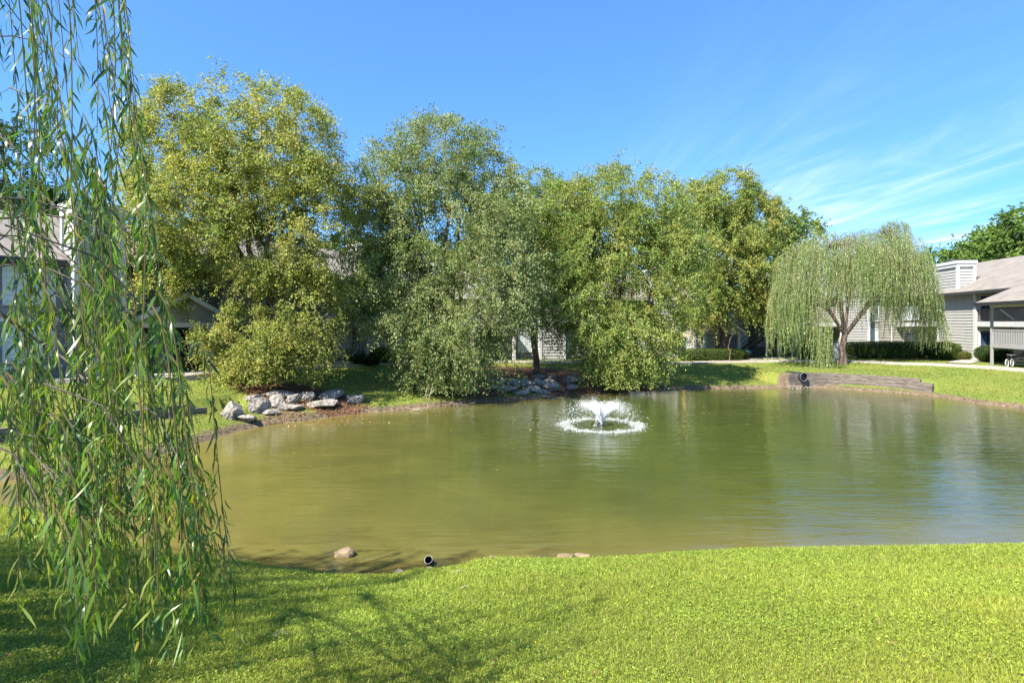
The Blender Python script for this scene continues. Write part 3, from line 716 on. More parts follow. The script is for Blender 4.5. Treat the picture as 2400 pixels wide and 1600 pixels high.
    for x0,y0,x1,y1,x2,y2,d,rr in arch:
        q = [];
        for t in np.linspace(0, 1, 12):
            px = (1-t)**2*x0+2*t*(1-t)*x1+t*t*x2; py = (1-t)**2*y0+2*t*(1-t)*y1+t*t*y2; dd = d+.25*math.sin(t*3); rr_ = rr
            q.append(np.array([(px-CX)/F*dd, dd, CZ-(py-HY)/F*dd])-O+r.normal(0, .006, 3))
        lines.append(q); rads.append([.62*rr*(1-.75*i/11) for i in range(12)])
        s0 = q[0]; k_ = min(limbs, key=lambda t: np.linalg.norm(t-s0)+2*max(0, s0[2]-t[2])); m = (k_+s0)/2+np.array([-.2, 0, .25])
        lines.append([k_, m, s0]); rads.append([rr*1.2, rr*.9, rr*.62])
    vis = anc[:nvis]
    for a in vis[::5]:
        k_ = limbs[int(np.argmin([np.linalg.norm(t-a) for t in limbs]))]
        o = np.array([-.7, r.normal(0, .3), .75]); 
        s = a+o*r.uniform(.25, .6); 
        lines.append([s, (s+a)/2+np.array([.03,0,.09]), a]); rads.append([.004, .0035, .0025])
    for a in anc[nvis::4]:
        k_ = limbs[int(np.argmin([np.linalg.norm(t-a) for t in limbs]))]
        m = (k_+a)/2; m[2] = max(m[2], (k_[2]+a[2])/2+.2)
        lines.append([k_, m, a]); rads.append([.02, .012, .004])
    tubes_np(lines, rads, 6).build('trunk', M['branch_grey'], root, smooth=True)
near_willow()

# ------------------------------------------------------------------ hedges and bushes
def bush(name, label, cat, cx, cy, rx, ry, h, rz=0, boxy=4.0, n=5000, leaf=(.07,.05), cols=None, seed=1, group=None, under=.0):
    r = np.random.default_rng(seed); gz = T(cx, cy)
    root = empty(name, (cx, cy, gz), rz); tag(root, label, cat, group)
    cols = cols or ((.085,.13,.02),(.12,.17,.028),(.055,.09,.015))
    d = rnd_dir(n, r); e = boxy
    s = (np.abs(d[:, 0])**e+np.abs(d[:, 1])**e+np.abs(d[:, 2])**e)**(-1/e)
    u = d*s[:, None]
    lump = 1+.04*fbm(u[:, 0]*rx*2.2, u[:, 1]*ry*2.2+u[:, 2]*3, 2.0, seed)
    rad = (1-.14*r.random(n)**1.5)*lump
    P = u*rad[:, None]*np.array([rx, ry, h/2])+np.array([0, 0, h/2+under])
    P += r.normal(0, .015, P.shape)
    D = rnd_dir(n, r)+u*.4; N = u*.9+rnd_dir(n, r)*.8
    c = np.array(cols)[r.integers(0, len(cols), n)]*np.exp(r.normal(0, .25, (n, 1)))
    V, Fc = leaf_quads(P, D, N, leaf[0]*r.uniform(.7, 1.3, n), leaf[1]*r.uniform(.7, 1.3, n))
    np_mesh('foliage', V, Fc, 4, M['leaf'], root, np.repeat(np.clip(c, .004, .5), 4, 0))
    # solid dark core filling the bush behind its leaves, no separate branches
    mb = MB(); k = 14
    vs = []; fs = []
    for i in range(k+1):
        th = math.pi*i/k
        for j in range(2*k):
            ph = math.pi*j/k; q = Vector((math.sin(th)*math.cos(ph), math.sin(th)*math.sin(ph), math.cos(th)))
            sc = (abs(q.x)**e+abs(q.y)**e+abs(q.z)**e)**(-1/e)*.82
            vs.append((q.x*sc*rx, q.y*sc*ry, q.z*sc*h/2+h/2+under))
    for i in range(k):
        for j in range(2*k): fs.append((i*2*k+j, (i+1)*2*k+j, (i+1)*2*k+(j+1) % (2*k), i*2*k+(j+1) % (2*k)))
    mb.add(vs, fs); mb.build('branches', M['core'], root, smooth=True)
    return root
YG = ((.17,.19,.025),(.22,.21,.035),(.11,.14,.02)); DG = ((.035,.06,.012),(.06,.095,.018),(.025,.045,.01)); LG = ((.13,.20,.025),(.17,.24,.03),(.08,.13,.02))
def pb(px, d): return on_ray(px, d), d
GB = 'clipped bushes along the apartments'
x, y = pb(30, 23.4); bush('bush', 'clipped yellow green bush under the lower window at the left edge', 'bush', x, y, .95, .7, .95, R(53), 2.6, 5000, cols=YG, seed=1, group=GB)
x, y = pb(170, 24.8); bush('bush', 'clipped bush at the foot of the left chimney, behind the willow strands', 'bush', x, y, .9, .6, .8, R(53), 2.6, 4500, cols=YG, seed=2, group=GB)
x, y = pb(305, 25.2); bush('bush', 'golden topped round bush in front of the left porch door', 'bush', x, y, .62, .55, .95, R(53), 2.6, 4000, cols=YG, seed=3, group=GB)
x, y = pb(472, 27.6); bush('bush', 'flat topped golden green bush beside the porch column and walkway', 'bush', x, y, .75, .6, .68, R(53), 2.8, 4500, cols=YG, seed=4, group=GB)
x, y = pb(548, 28.8); bush('bush', 'darker green bush partly hidden under the tallest birch', 'bush', x, y, 1.0, .6, .75, R(53), 2.8, 5000, cols=DG, seed=5, group=GB)
x, y = pb(852, 34.4); bush('hedge', 'low dark box hedge beside the second porch', 'hedge', x, y, 1.0, .5, .62, R(40), 6, 5500, cols=DG, seed=6, group=GB)
x, y = pb(893, 36.6); bush('hedge', 'bright lime topped hedge behind the low dark one', 'hedge', x, y, 1.25, .6, 1.0, R(30), 5, 6500, cols=LG, seed=7, group=GB)
x, y = pb(1668, 45.0); bush('hedge', 'green hedge below the lit wall lamp of the central apartments', 'hedge', x, y, 2.6, .6, .95, R(8), 5, 10000, cols=((.10,.15,.025),(.14,.19,.035),(.06,.10,.018)), seed=8, group=GB)
x, y = pb(1728, 45.6); bush('bush', 'dark green bush at the right end of the central hedge', 'bush', x, y, .8, .6, .85, 0, 2.6, 4000, cols=DG, seed=9, group=GB)
x, y = pb(1722, 53); bush('bush', 'small yellow green ball bush beyond the stairs', 'bush', x, y, 1.0, .7, .9, 0, 2.3, 3500, cols=YG, seed=10, group=GB)
x, y = pb(1915, 45.0); bush('hedge', 'square clipped hedge left of the willow trunk', 'hedge', x, y, 1.5, .6, 1.4, 0, 7, 9000, cols=((.09,.14,.022),(.13,.18,.03),(.05,.09,.015)), seed=11, group=GB)
x, y = pb(2080, 44.4); bush('hedge', 'long square clipped hedge right of the willow trunk', 'hedge', x, y, 3.4, .65, 1.35, R(-6), 7, 19000, cols=((.09,.14,.022),(.13,.18,.03),(.05,.09,.015)), seed=12, group=GB)
x, y = pb(2212, 43.2); bush('bush', 'rounded green bush ending the long hedge by the sided wall', 'bush', x, y, 1.1, .9, 1.35, 0, 2.8, 7500, cols=((.09,.14,.022),(.13,.18,.03),(.05,.09,.015)), seed=13, group=GB)
x, y = pb(2254, 42.6); bush('bush', 'small olive bush against the foot of the sided wall', 'bush', x, y, .58, .5, .68, 0, 2.5, 4000, cols=((.13,.14,.03),(.17,.18,.04),(.09,.10,.02)), seed=14, group=GB)
x, y = pb(2328, 40.5); bush('bush', 'dark rounded bush behind the stair post at the right', 'bush', x, y, 1.1, .8, 1.15, 0, 2.8, 7000, cols=((.05,.10,.018),(.075,.13,.022),(.03,.06,.012)), seed=15, group=GB)

# ------------------------------------------------------------------ buildings
class House:
    """local X along the facade, -Y towards the pond, Z up from the floor"""
    def __init__(s, name, label, ox, oy, fz, dx, dy):
        s.rz = math.atan2(dy, dx); s.root = empty(name, (ox, oy, fz), s.rz); tag(s.root, label, 'building', 'two storey apartments round the pond')
    def siding(s, mb, a, b, z0, z1, step=.235, top=None):
        """lapped boards along a->b (outward = right of a->b looking from above is -Y for +X)"""
        ax, ay = a; bx, by = b; L = math.hypot(bx-ax, by-ay); nx_, ny_ = (by-ay)/L, -(bx-ax)/L
        z = z0
        while z < z1-.01:
            zz = min(z+step, z1); o = .045
            def P(q, out, zq): return (q[0]+nx_*out, q[1]+ny_*out, zq)
            mb.add([P(a,o,z),P(b,o,z),P(b,.002,zz),P(a,.002,zz),P(a,0,z),P(b,0,z)], [(0,1,2,3),(4,5,1,0)])
            z = zz
    def block(s, x0, x1, y0, y1, h, mat, z0=-.4, name='wall'):
        mb = MB(); mb.box(x0+.0, x1-.0, y0+.0, y1-.0, z0, h)
        mb2 = MB()
        s.siding(mb, (x0, y0), (x1, y0), z0, h); s.siding(mb, (x1, y0), (x1, y1), z0, h); s.siding(mb, (x0, y1), (x0, y0), z0, h)
        return mb.build(name, mat, s.root)
    def gable_roof(s, x0, x1, y0, y1, eave, ridge, oh=.45, th=.14, parent=None):
        ym = (y0+y1)/2; k = (ridge-eave)/(ym-y0); X0, X1 = x0-oh, x1+oh; E0 = eave-k*oh
        mb = MB()
        for sg in (-1, 1):
            ye = ym+sg*((ym-y0)+oh)
            A = [(X0, ye, E0), (X1, ye, E0), (X1, ym, ridge), (X0, ym, ridge)]
            B = [(p_[0], p_[1], p_[2]+th) for p_ in A]
            fs = [(0,1,2,3),(7,6,5,4),(0,4,5,1),(1,5,6,2),(2,6,7,3),(3,7,4,0)]
            mb.add(A+B, fs)
        r_ = mb.build('roof', M['shingle'], parent or s.root)
        f = MB()
        f.box(X0, X1, y0-oh-.03, y0-oh, E0-.10, E0+.10); f.box(X0, X1, y1+oh, y1+oh+.03, E0-.10, E0+.10)
        f.build('fascia', M['metal_dark'], r_)
        # gable triangles
        for X in (x0+.1, x1-.1):
            g_ = MB(); g_.add([(X-.08, y0, eave-.02), (X-.08, y1, eave-.02), (X-.08, ym, ridge-.02), (X+.08, y0, eave-.02), (X+.08, y1, eave-.02), (X+.08, ym, ridge-.02)], [(0,1,2),(5,4,3),(0,2,5,3),(1,4,5,2),(0,3,4,1)])
            g_.build('gable', M['siding_tan'], s.root)
        return r_
    def window(s, x, z, w, h, y=0, frame='trim', pane='pane', mull=True):
        y -= .03
        mb = MB(); t = .09
        mb.box(x-w/2-t, x-w/2, y-.05, y+.02, z-t, z+h+t); mb.box(x+w/2, x+w/2+t, y-.05, y+.02, z-t, z+h+t)
        mb.box(x-w/2, x+w/2, y-.048, y+.02, z+h, z+h+t); mb.box(x-w/2-.03, x+w/2+.03, y-.075, y+.02, z-t, z-.001)
        if mull: mb.box(x-.025, x+.025, y-.035, y+.02, z, z+h)
        else: mb.box(x-w/2, x+w/2, y-.035, y+.02, z+h*.5-.02, z+h*.5+.02)
        f = mb.build('window', M[frame], s.root)
        p_ = MB(); p_.box(x-w/2, x+w/2, y-.012, y+.015, z, z+h); p_.build('pane', M[pane], f)
        return f
    def window_x(s, xf, y, z, w, h):      # window in a wall facing -X at x = xf
        mb = MB(); t = .09; x = xf-.03
        for a, b in ((y-w/2-t, y-w/2), (y+w/2, y+w/2+t)): mb.box(x-.05, x+.02, a, b, z-t, z+h+t)
        mb.box(x-.048, x+.02, y-w/2, y+w/2, z+h, z+h+t); mb.box(x-.07, x+.02, y-w/2, y+w/2, z-t, z)
        f = mb.build('window', M['trim'], s.root); p_ = MB(); p_.box(x-.012, x+.015, y-w/2, y+w/2, z, z+h); p_.build('pane', M['pane'], f)
    def door(s, x, z, w=.92, h=2.03, y=0, mat='door', frame='frame_tan'):
        mb = MB(); t = .12; y -= .03
        mb.box(x-w/2-t, x-w/2, y-.05, y+.02, z, z+h+t); mb.box(x+w/2, x+w/2+t, y-.05, y+.02, z, z+h+t); mb.box(x-w/2, x+w/2, y-.048, y+.02, z+h, z+h+t)
        mb.box(x-w/2, x+w/2, y-.06, y+.02, z-.04, z+.03)
        f = mb.build('door', M[frame], s.root)
        p_ = MB(); p_.box(x-w/2, x+w/2, y-.012, y+.015, z+.03, z+h)
        for sx in (-1, 1):
            for a, b in ((.25, .95), (1.15, 1.85)): p_.box(x+sx*w*.24-.14, x+sx*w*.24+.14, y-.022, y-.01, z+a, z+b)
        p_.build('door_panel', M[mat], f)
        for nm, xx, zz, dd in (('door_knob', x+w*.4, .95, .075), ('deadbolt', x+w*.4, 1.12, .05), ('peephole', x, 1.5, .04)):
            k = MB(); k.tube([(xx, y-.01, z+zz), (xx, y-dd, z+zz)], [.03, .034], 8); k.build(nm, M['steel'], f)
        return f
    def board(s, x, z0, z1, y=0, w=.16, name='corner_board', mat='trim'):
        mb = MB(); mb.box(x-w/2, x+w/2, y-.07, y+.03, z0, z1); return mb.build(name, M[mat], s.root)
    def band(s, x0, x1, z, h=.28, y=0, name='band_board', mat='trim', d=.06):
        mb = MB(); mb.box(x0, x1, y-d, y+.02, z, z+h); return mb.build(name, M[mat], s.root)
    def chimney(s, x0, x1, y0, y1, z0, z1, mat='siding'):
        mb = MB(); mb.box(x0, x1, y0, y1, z0, z1)
        s.siding(mb, (x0, y0), (x1, y0), z0, z1-.35); s.siding(mb, (x1, y0), (x1, y1), z0, z1-.35); s.siding(mb, (x0, y1), (x0, y0), z0, z1-.35)
        c = mb.build('chimney', M[mat], s.root)
        o = .035
        for X in (x0, x1):
            for Y in (y0, y1):
                t = MB(); t.box(X-.08-o*(X == x0), X+.08+o*(X == x1), Y-.08-o*(Y == y0), Y+.08+o*(Y == y1), z0, z1-.3); t.build('corner_board', M['trim'], c)
        k = MB(); k.box(x0-.13, x1+.13, y0-.13, y1+.13, z1-.42, z1-.16); k.box(x0-.19, x1+.19, y0-.19, y1+.19, z1-.157, z1+.09)
        k.build('cap', M['trim'], c)
        v = MB(); xm, ym = (x0+x1)/2, (y0+y1)/2; v.tube([(xm, ym, z1+.07), (xm, ym, z1+.2)], .28, 12); v.tube([(xm, ym, z1+.2), (xm, ym, z1+.3)], [.4, .36], 12)
        v.build('flue', M['metal_dark'], c)
        return c
    def porch(s, x0, x1, proj, eave, rise, cols=(), mat='siding_tan'):
        """gabled entry porch standing proud of the wall"""
        xm = (x0+x1)/2; k = rise/((x1-x0)/2); oh = .25
        mb = MB()
        for sg in (-1, 1):
            xe = xm+sg*((x1-x0)/2+oh); ze = eave-k*oh
            A = [(xe, -proj-.3, ze), (xe, .05, ze), (xm, .05, eave+rise), (xm, -proj-.3, eave+rise)]
            B = [(p_[0], p_[1], p_[2]+.12) for p_ in A]
            mb.add(A+B, [(0,1,2,3),(7,6,5,4),(0,4,5,1),(1,5,6,2),(2,6,7,3),(3,7,4,0)])
        pr = mb.build('porch_roof', M['shingle'], s.root)
        f = MB()
        for sg in (-1, 1):
            xe = xm+sg*((x1-x0)/2+oh); ze = eave-k*oh
            f.bar((xe, -proj-.32, ze+.03), (xm, -proj-.32, eave+rise+.03), .04, .2)
        f.build('barge_board', M['trim'], pr)
        g_ = MB()
        zz = eave; st = .19
        while zz < eave+rise-.02:
            z2 = min(zz+st, eave+rise); h0 = (eave+rise-zz)/k; h1 = max(.001, (eave+rise-z2)/k)
            g_.add([(xm-h0, -proj-.024, zz), (xm+h0, -proj-.024, zz), (xm+h1, -proj-.002, z2), (xm-h1, -proj-.002, z2), (xm-h0, -proj, zz), (xm+h0, -proj, zz)], [(0,1,2,3),(4,5,1,0)])
            zz = z2
        g_.build('gable', M[mat], pr)
        b_ = MB(); b_.box(x0, x1, -proj-.03, -proj+.12, eave-.22, eave-.003); b_.box(x0, x1, -proj+.12, 0, eave-.06, eave-.003); b_.build('beam', M['frame_tan'], pr)
        for c in cols:
            q = MB(); q.box(c-.11, c+.11, -proj-.02, -proj+.2, -.3, eave-.22); q.box(c-.14, c+.14, -proj-.05, -proj+.23, -.3, .12); q.build('column', M['trim'], s.root)
        sl = MB(); sl.box(x0-.2, x1+.2, -proj-.35, -.02, -.5, .02); sl.build('porch_slab', M['concrete'], s.root)

# left building
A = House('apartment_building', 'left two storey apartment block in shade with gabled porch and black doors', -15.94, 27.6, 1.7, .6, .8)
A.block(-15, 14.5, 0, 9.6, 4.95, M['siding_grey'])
A.gable_roof(-15, 14.5, 0, 9.6, 4.95, 7.25, .45)
A.chimney(-4.6, -3.0, -1.15, .4, -.3, 7.2)
A.window(-5.85, 3.05, 1.5, 1.45, pane='blind'); A.window(-5.85, .75, 1.5, 1.4, pane='blind')
A.window(-8.6, 3.05, 1.3, 1.45); A.window(-8.6, .75, 1.3, 1.4, pane='blind')
for xb in (-7.15, -10): A.board(xb, -.3, 4.75, y=-.0, w=.28)
A.band(-15, -4.75, 2.32, .17); A.band(-15, -4.75, .42, .12, d=.05)
A.window(-2.2, 2.72, .85, 1.4, pane='blind')
A.porch(-2.75, 1.75, 1.3, 2.28, 1.25, cols=(-2.6, .72))
A.door(-1.75, .05, frame='frame_tan'); A.door(-.2, .05, frame='trim'); A.window(.85, .75, .5, 1.35, frame='trim', pane='blind', mull=False); A.window(1.45, .75, .3, 1.35, mull=False)
A.board(1.98, -.3, 4.8, w=.3, y=-.02)
mb = MB(); mb.box(2.14, 4.6, -.6, .05, -.3, 4.7); A.siding(mb, (2.14, -.6), (4.6, -.6), -.3, 4.7); mb.build('bay', M['siding_tan'], A.root)
A.window(3.7, .75, 1.0, 1.35, y=-.6); A.window(3.7, 3.0, 1.0, 1.35, y=-.6)
A.board(4.6, -.3, 4.8, w=.24, y=-.6)
A.window(6.0, .75, 1.1, 1.35); A.window(6.0, 3.0, 1.1, 1.35, pane='blind')
A.porch(6.9, 10.3, 1.3, 2.28, 1.1, cols=(7.0, 10.1))
A.door(8.0, .05); A.window(9.3, .75, .9, 1.35, frame='trim', pane='blind')
A.board(10.6, -.3, 4.8, w=.24, y=-.02)
mb = MB(); mb.box(10.72, 12.0, -.6, .05, -.3, 4.7); A.siding(mb, (10.72, -.6), (12.0, -.6), -.3, 4.7); mb.build('bay', M['siding'], A.root)
A.board(12.0, -.3, 4.8, w=.24, y=-.6); A.window(13.1, .6, 1.5, 1.5); A.window(13.1, 3.0, 1.5, 1.4)
A.chimney(10.9, 12.3, .2, 1.6, 4.6, 7.3)

# central building
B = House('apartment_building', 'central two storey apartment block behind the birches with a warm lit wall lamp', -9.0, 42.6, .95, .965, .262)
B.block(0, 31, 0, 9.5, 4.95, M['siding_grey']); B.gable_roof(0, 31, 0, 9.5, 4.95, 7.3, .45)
for k_, x_ in enumerate((1.5, 11.5, 21.6)):
    mb = MB(); mb.box(x_, x_+2.0, -.6, .05, -.3, 4.7); B.siding(mb, (x_, -.6), (x_+2.0, -.6), -.3, 4.7); B.siding(mb, (x_, .05), (x_, -.6), -.3, 4.7); mb.build('bay', M['siding'], B.root)
    B.board(x_, -.3, 4.8, w=.2, y=-.6); B.board(x_+2.0, -.3, 4.8, w=.2, y=-.6)
    B.window(x_+3.1, .75, 1.2, 1.4, pane='blind'); B.window(x_+3.1, 3.0, 1.2, 1.4)
    B.porch(x_+4.2, x_+7.8, 1.3, 2.28, 1.15, cols=(x_+4.35, x_+7.65), mat='siding')
    B.door(x_+5.2, .05, frame='trim'); B.door(x_+6.5, .05, frame='trim')
    B.window(x_+5.0, 3.1, .8, 1.2, pane='blind'); B.window(x_+7.4, 3.1, .8, 1.2, pane='blind'); B.window(x_+8.9, .75, 1.0, 1.4, pane='blind'); B.window(x_+8.9, 3.0, 1.0, 1.4)
    B.chimney(x_+.2, x_+1.7, .2, 1.7, 4.6, 7.5)
mb = MB(); mb.box(25.2, 27.2, -.8, .05, -.3, 4.7); B.siding(mb, (25.2, -.8), (27.2, -.8), -.3, 4.7); B.siding(mb, (25.2, .05), (25.2, -.8), -.3, 4.7); mb.build('bay', M['siding'], B.root)
B.board(25.2, -.3, 4.8, w=.2, y=-.8); B.board(27.2, -.3, 4.8, w=.2, y=-.8)
mb = MB(); mb.tube([(24.6, -.06, 1.95), (24.6, -.2, 1.95)], .04, 8); lamp = mb.build('wall_lamp', M['metal_dark'], B.root)
mb = MB(); mb.tube([(24.6, -.2, 1.84), (24.6, -.2, 1.9), (24.6, -.2, 2.02), (24.6, -.2, 2.1)], [.07, .12, .12, .06], 10); mb.build('lamp_shade', M['lamp'], lamp)

# back building behind the willow
D_ = House('apartment_building', 'two storey apartment block behind the weeping willow with white bands', 22.4, 50.2, 1.15, 1, .02)
D_.block(2.2, 17, 0, 9, 5.2, M['siding_tan']); D_.gable_roof(2.2, 17, 0, 9, 5.2, 7.5, .4)
D_.chimney(4.4, 6.0, -.2, 1.3, 4.6, 7.0)
mb = MB(); mb.box(6.2, 8.6, -.9, .05, -.3, 5.0); D_.siding(mb, (6.2, -.9), (8.6, -.9), -.3, 5.0); D_.siding(mb, (6.2, .05), (6.2, -.9), -.3, 5.0); mb.build('bay', M['siding'], D_.root)
D_.board(6.2, -.3, 5.0, w=.2, y=-.9); D_.board(8.6, -.3, 5.0, w=.2, y=-.9)
D_.window(9.5, 3.0, 1.0, 1.6); D_.window(9.4, .7, 1.15, 1.5, pane='blind'); D_.band(2.2, 6.0, 2.5, .32, y=-.9, d=.3, name='balcony_band'); D_.band(11.5, 17, 2.5, .32, y=-.9, d=.3, name='balcony_band')
mb = MB(); mb.box(2.2, 6.2, -1.18, .02, 2.45, 2.498); mb.box(11.5, 17, -1.18, .02, 2.45, 2.498); mb.build('balcony_floor', M['deck_wood'], D_.root)
D_.window(13, .75, 1.3, 1.5); D_.window(15.5, .75, 1.0, 1.5, pane='blind'); D_.window(13, 3.1, 1.3, 1.4, pane='blind')
for xb in (2.3, 4.2): D_.board(xb, -.3, 5.0, y=-1.1, w=.2, name='post')
D_.window(3.3, .75, 1.2, 1.5)
# stair porch at its left end
mb = MB(); mb.add([(-.9,-1.9,3.9),(2.6,-1.9,4.15),(2.6,3.4,6.2),(-.4,3.4,6.1),(-.9,-1.9,4.05),(2.6,-1.9,4.3),(2.6,3.4,6.35),(-.4,3.4,6.25)], [(0,3,2,1),(4,5,6,7),(0,1,5,4),(1,2,6,5),(2,3,7,6),(3,0,4,7)])
pr = mb.build('stair_roof', M['shingle'], D_.root)
for xb, t_ in ((.3, 4.0), (-.7, 3.9)):
    mb = MB(); mb.box(xb-.1, xb+.1, -1.75, -1.55, -.4, t_); mb.build('post', M['trim'], D_.root)
mb = MB(); mb.box(-.8, 2.2, 2.4, 2.6, -.3, 4.6); D_.siding(mb, (-.8, 2.4), (2.2, 2.4), -.3, 4.6); mb.build('stair_wall', M['siding_grey'], D_.root)
D_.window(.9, .7, .9, 1.4, y=2.4, pane='blind'); D_.window(.6, 3.0, .8, 1.2, y=2.4, pane='blind')
st = MB()
for i in range(13): st.box(-2.4+i*.24, -2.12+i*.24, -.9, .3, .12+i*.19, .17+i*.19)
stp = st.build('stairs', M['tread_wood'], D_.root)
st = MB()
for yy in (-.92, .32): st.bar((-2.5, yy, .05), (.75, yy, 2.5), .04, .22); st.bar((-2.5, yy, .95), (.75, yy, 3.4), .04, .06)
for i in range(14): st.bar((-2.4+i*.24, -.92, .1+i*.185), (-2.4+i*.24, -.92, .95+i*.185), .02, .02)
st.build('stair_railing', M['metal_dark'], stp)
mb = MB(); mb.box(.6, 2.2, -1.6, 2.2, 2.5, 2.75); mb.build('landing', M['trim'], D_.root)
mb = MB()
for i in range(12): mb.bar((.65+i*.13, -1.6, 2.75), (.65+i*.13, -1.6, 3.65), .02, .02)
mb.bar((.6, -1.6, 3.67), (2.2, -1.6, 3.67), .05, .05); mb.build('railing', M['metal_dark'], D_.root)

# white rendered end wall far behind the stairs
G_ = House('apartment_building', 'distant white walled apartment end seen under the golden birch', 22.0, 60.0, 1.2, 1, 0)
G_.block(-1, 6.5, 0, 5, 4.6, M['siding']); G_.gable_roof(-1, 6.5, 0, 5, 4.6, 5.8, .3); G_.window(2.2, 1.2, 1.2, 1.0); G_.window(4.6, 1.2, 1.2, 1.0)

# right building
E = House('apartment_building', 'right two storey apartment block with sunlit siding, white chimney and outside stairs', 37.02, 49.5, 1.25, -.163, -.987)
L5 = 5.27
E.block(0, L5, 0, 10.5, 5.25, M['siding'])
E.block(-9, -1.6, 1.6, 10.5, 5.2, M['siding_tan'], name='rear_wall')
mb = MB(); mb.box(L5+.01, 16, 2.4, 10.5, -.4, 5.25); E.siding(mb, (L5+.01, 2.4), (16, 2.4), -.3, 5.2); mb.build('recess_wall', M['siding'], E.root)
E.gable_roof(-9.5, 16, -.15, 11, 5.28, 8.1, .5)
for H_, xs in ((E, (.35,)), (A, (-7.4, 6.7)), (B, (1.2, 11.2, 21.3)), (D_, (9.0, 11.2))):
    for xd in xs:
        q = MB(); q.tube([(xd, -.12, 4.9), (xd, -.12, .25), (xd, -.3, .1)], .045, 8); q.build('downspout', M['trim'], H_.root)
E.board(.08, -.3, 5.1, w=.26); E.board(L5-.12, -.3, 5.1, w=.3)
E.chimney(-.15, 2.95, -.02, 1.15, 5.0, 7.7)
def turn(f):      # a door or window moved to the end wall that faces the camera side
    mt = Matrix.Translation((L5, 0, 0)) @ Matrix.Rotation(R(90), 4, 'Z')
    for o in [f]+list(f.children): o.data.transform(mt)
turn(E.door(.62, .05, w=.72, y=0, mat='door_blue', frame='trim')); turn(E.door(.62, 2.78, w=.72, y=0, mat='door_blue', frame='frame_tan'))
mb = MB(); E.siding(mb, (L5, .26), (L5, 2.4), 0, 5.2); mb.build('recess_siding', M['siding_tan'], E.root)
E.window(L5+4.6, .8, 1.3, 1.4, y=2.4); E.window(L5+4.2, 3.3, 1.3, 1.3, y=2.4)
E.band(-9, -.1, 2.55, .3, y=.4, d=.5, name='balcony_band'); E.door(-1.0, 2.85, y=1.6); E.door(-1.0, .05, y=1.6)
def part(name, mat, boxes=(), bars=(), parent=None):
    mb = MB()
    for b_ in boxes: mb.box(*b_)
    for a_, c_, w_, h_ in bars: mb.bar(a_, c_, w_, h_)
    return mb.build(name, M[mat], parent or E.root)
dk = part('balcony', 'trim', [(5.45, 20, -.06, .06, 2.42, 2.80)])
part('balcony_floor', 'deck_wood', [(5.45, 20, .063, 2.37, 2.55, 2.74)], parent=dk)
part('railing', 'metal_dark', [], [((5.5+i*.15, 0, 2.8), (5.5+i*.15, 0, 3.68), .025, .025) for i in range(60)]+[((5.45, 0, 3.71), (14.5, 0, 3.71), .06, .06)], parent=dk)
for i_, (u_, v_) in enumerate(((12.96, -3.5), (16.4, -3.5), (12.96, -.3))): tw_ = part('stair_post', 'deck_wood', [(u_-.065, u_+.065, v_-.065, v_+.065, -.5, 3.9 if v_ < -1 else 5.2)])
sc_ = part('stair_screen', 'deck_wood', [(13.06, 16.3, -3.53, -3.47, 1.10, 1.36), (13.06, 16.3, -3.53, -3.47, 2.2, 2.3)]+[(13.1+i*.15, 13.15+i*.15, -3.52, -3.48, 1.36, 2.2) for i in range(21)])
part('landing', 'deck_wood', [(13.0, 16.3, -3.45, -.35, 1.15, 1.3)])
for x_, y0_, z_, nn_ in ((14.3, -3.2, .12, 6), (13.6, -1.7, 1.4, 7)):
    stp = part('stairs', 'tread_wood', [(x_+i*.28, x_+.3+i*.28, y0_, y0_+1.2, z_+i*.19, z_+.05+i*.19) for i in range(nn_)])
    part('stringer', 'metal_dark', [], [((x_-.1, y0_-.05, z_-.12), (x_+nn_*.28, y0_-.05, z_-.12+nn_*.19), .05, .24)], parent=stp)
mb = MB(); ua, ub, va, vb, za, zb = 12.55, 22, -4.3, 1.2, 3.88, 6.35
mb.add([(ua,va,za),(ub,va,za),(ub,vb,zb),(ua,vb,zb),(ua,va,za+.14),(ub,va,za+.14),(ub,vb,zb+.14),(ua,vb,zb+.14)], [(0,3,2,1),(4,5,6,7),(0,1,5,4),(1,2,6,5),(2,3,7,6),(3,0,4,7)])
sr = mb.build('stair_roof', M['shingle'], E.root)
part('fascia', 'metal_dark', [(ua, ub, va-.04, va-.003, za-.06, za+.16)], [((ua-.025, va, za+.03), (ua-.025, vb, zb+.03), .04, .2)], parent=sr)
part('beam', 'frame_tan', [(12.9, 20, -3.6, -3.4, 3.72, 4.0)], parent=sr)
part('brace', 'steel', [], [((12.96, -3.0, 3.6), (12.96, -2.2, 2.9), .06, .06)])

# ------------------------------------------------------------------ rocks
def rock(name, label, x, y, w_, d_, h_, seed, group, mat='rock', zoff=0, rz=0, cat='rock', sink=.25):
    r = np.random.default_rng(seed)
    k = 3
    import bmesh
    bm = bmesh.new(); bmesh.ops.create_icosphere(bm, subdivisions=4, radius=1)
    V = np.array([v.co[:] for v in bm.verts])
    # cut by random planes to get facets
    for _ in range(20):
        n = rnd_dir(1, r)[0]; n[2] *= .8; n /= np.linalg.norm(n); c = r.uniform(.5, .86); dd = V@n
        V = np.where((dd > c)[:, None], V-(dd-c)[:, None]*n*.92, V)
    nn = .06*fbm(V[:, 0]*3+seed, V[:, 1]*3+V[:, 2]*2.2, 1.6, seed)+.035*fbm(V[:, 0]*9, V[:, 2]*9+V[:, 1]*7, 1.5, seed+1)
    V = V*(1+nn[:, None])*np.array([w_/1.7, d_/1.7, h_/1.5])
    for v, c in zip(bm.verts, V): v.co = c
    me = bpy.data.meshes.new(name); bm.to_mesh(me); bm.free()
    o = link(name, me, M[mat]); o.rotation_euler = (r.uniform(-.1, .1), r.uniform(-.1, .1), rz)
    o.location = (x, y, T(x, y)+h_*(.5-sink)+zoff)
    tag(o, label, cat, group); return o
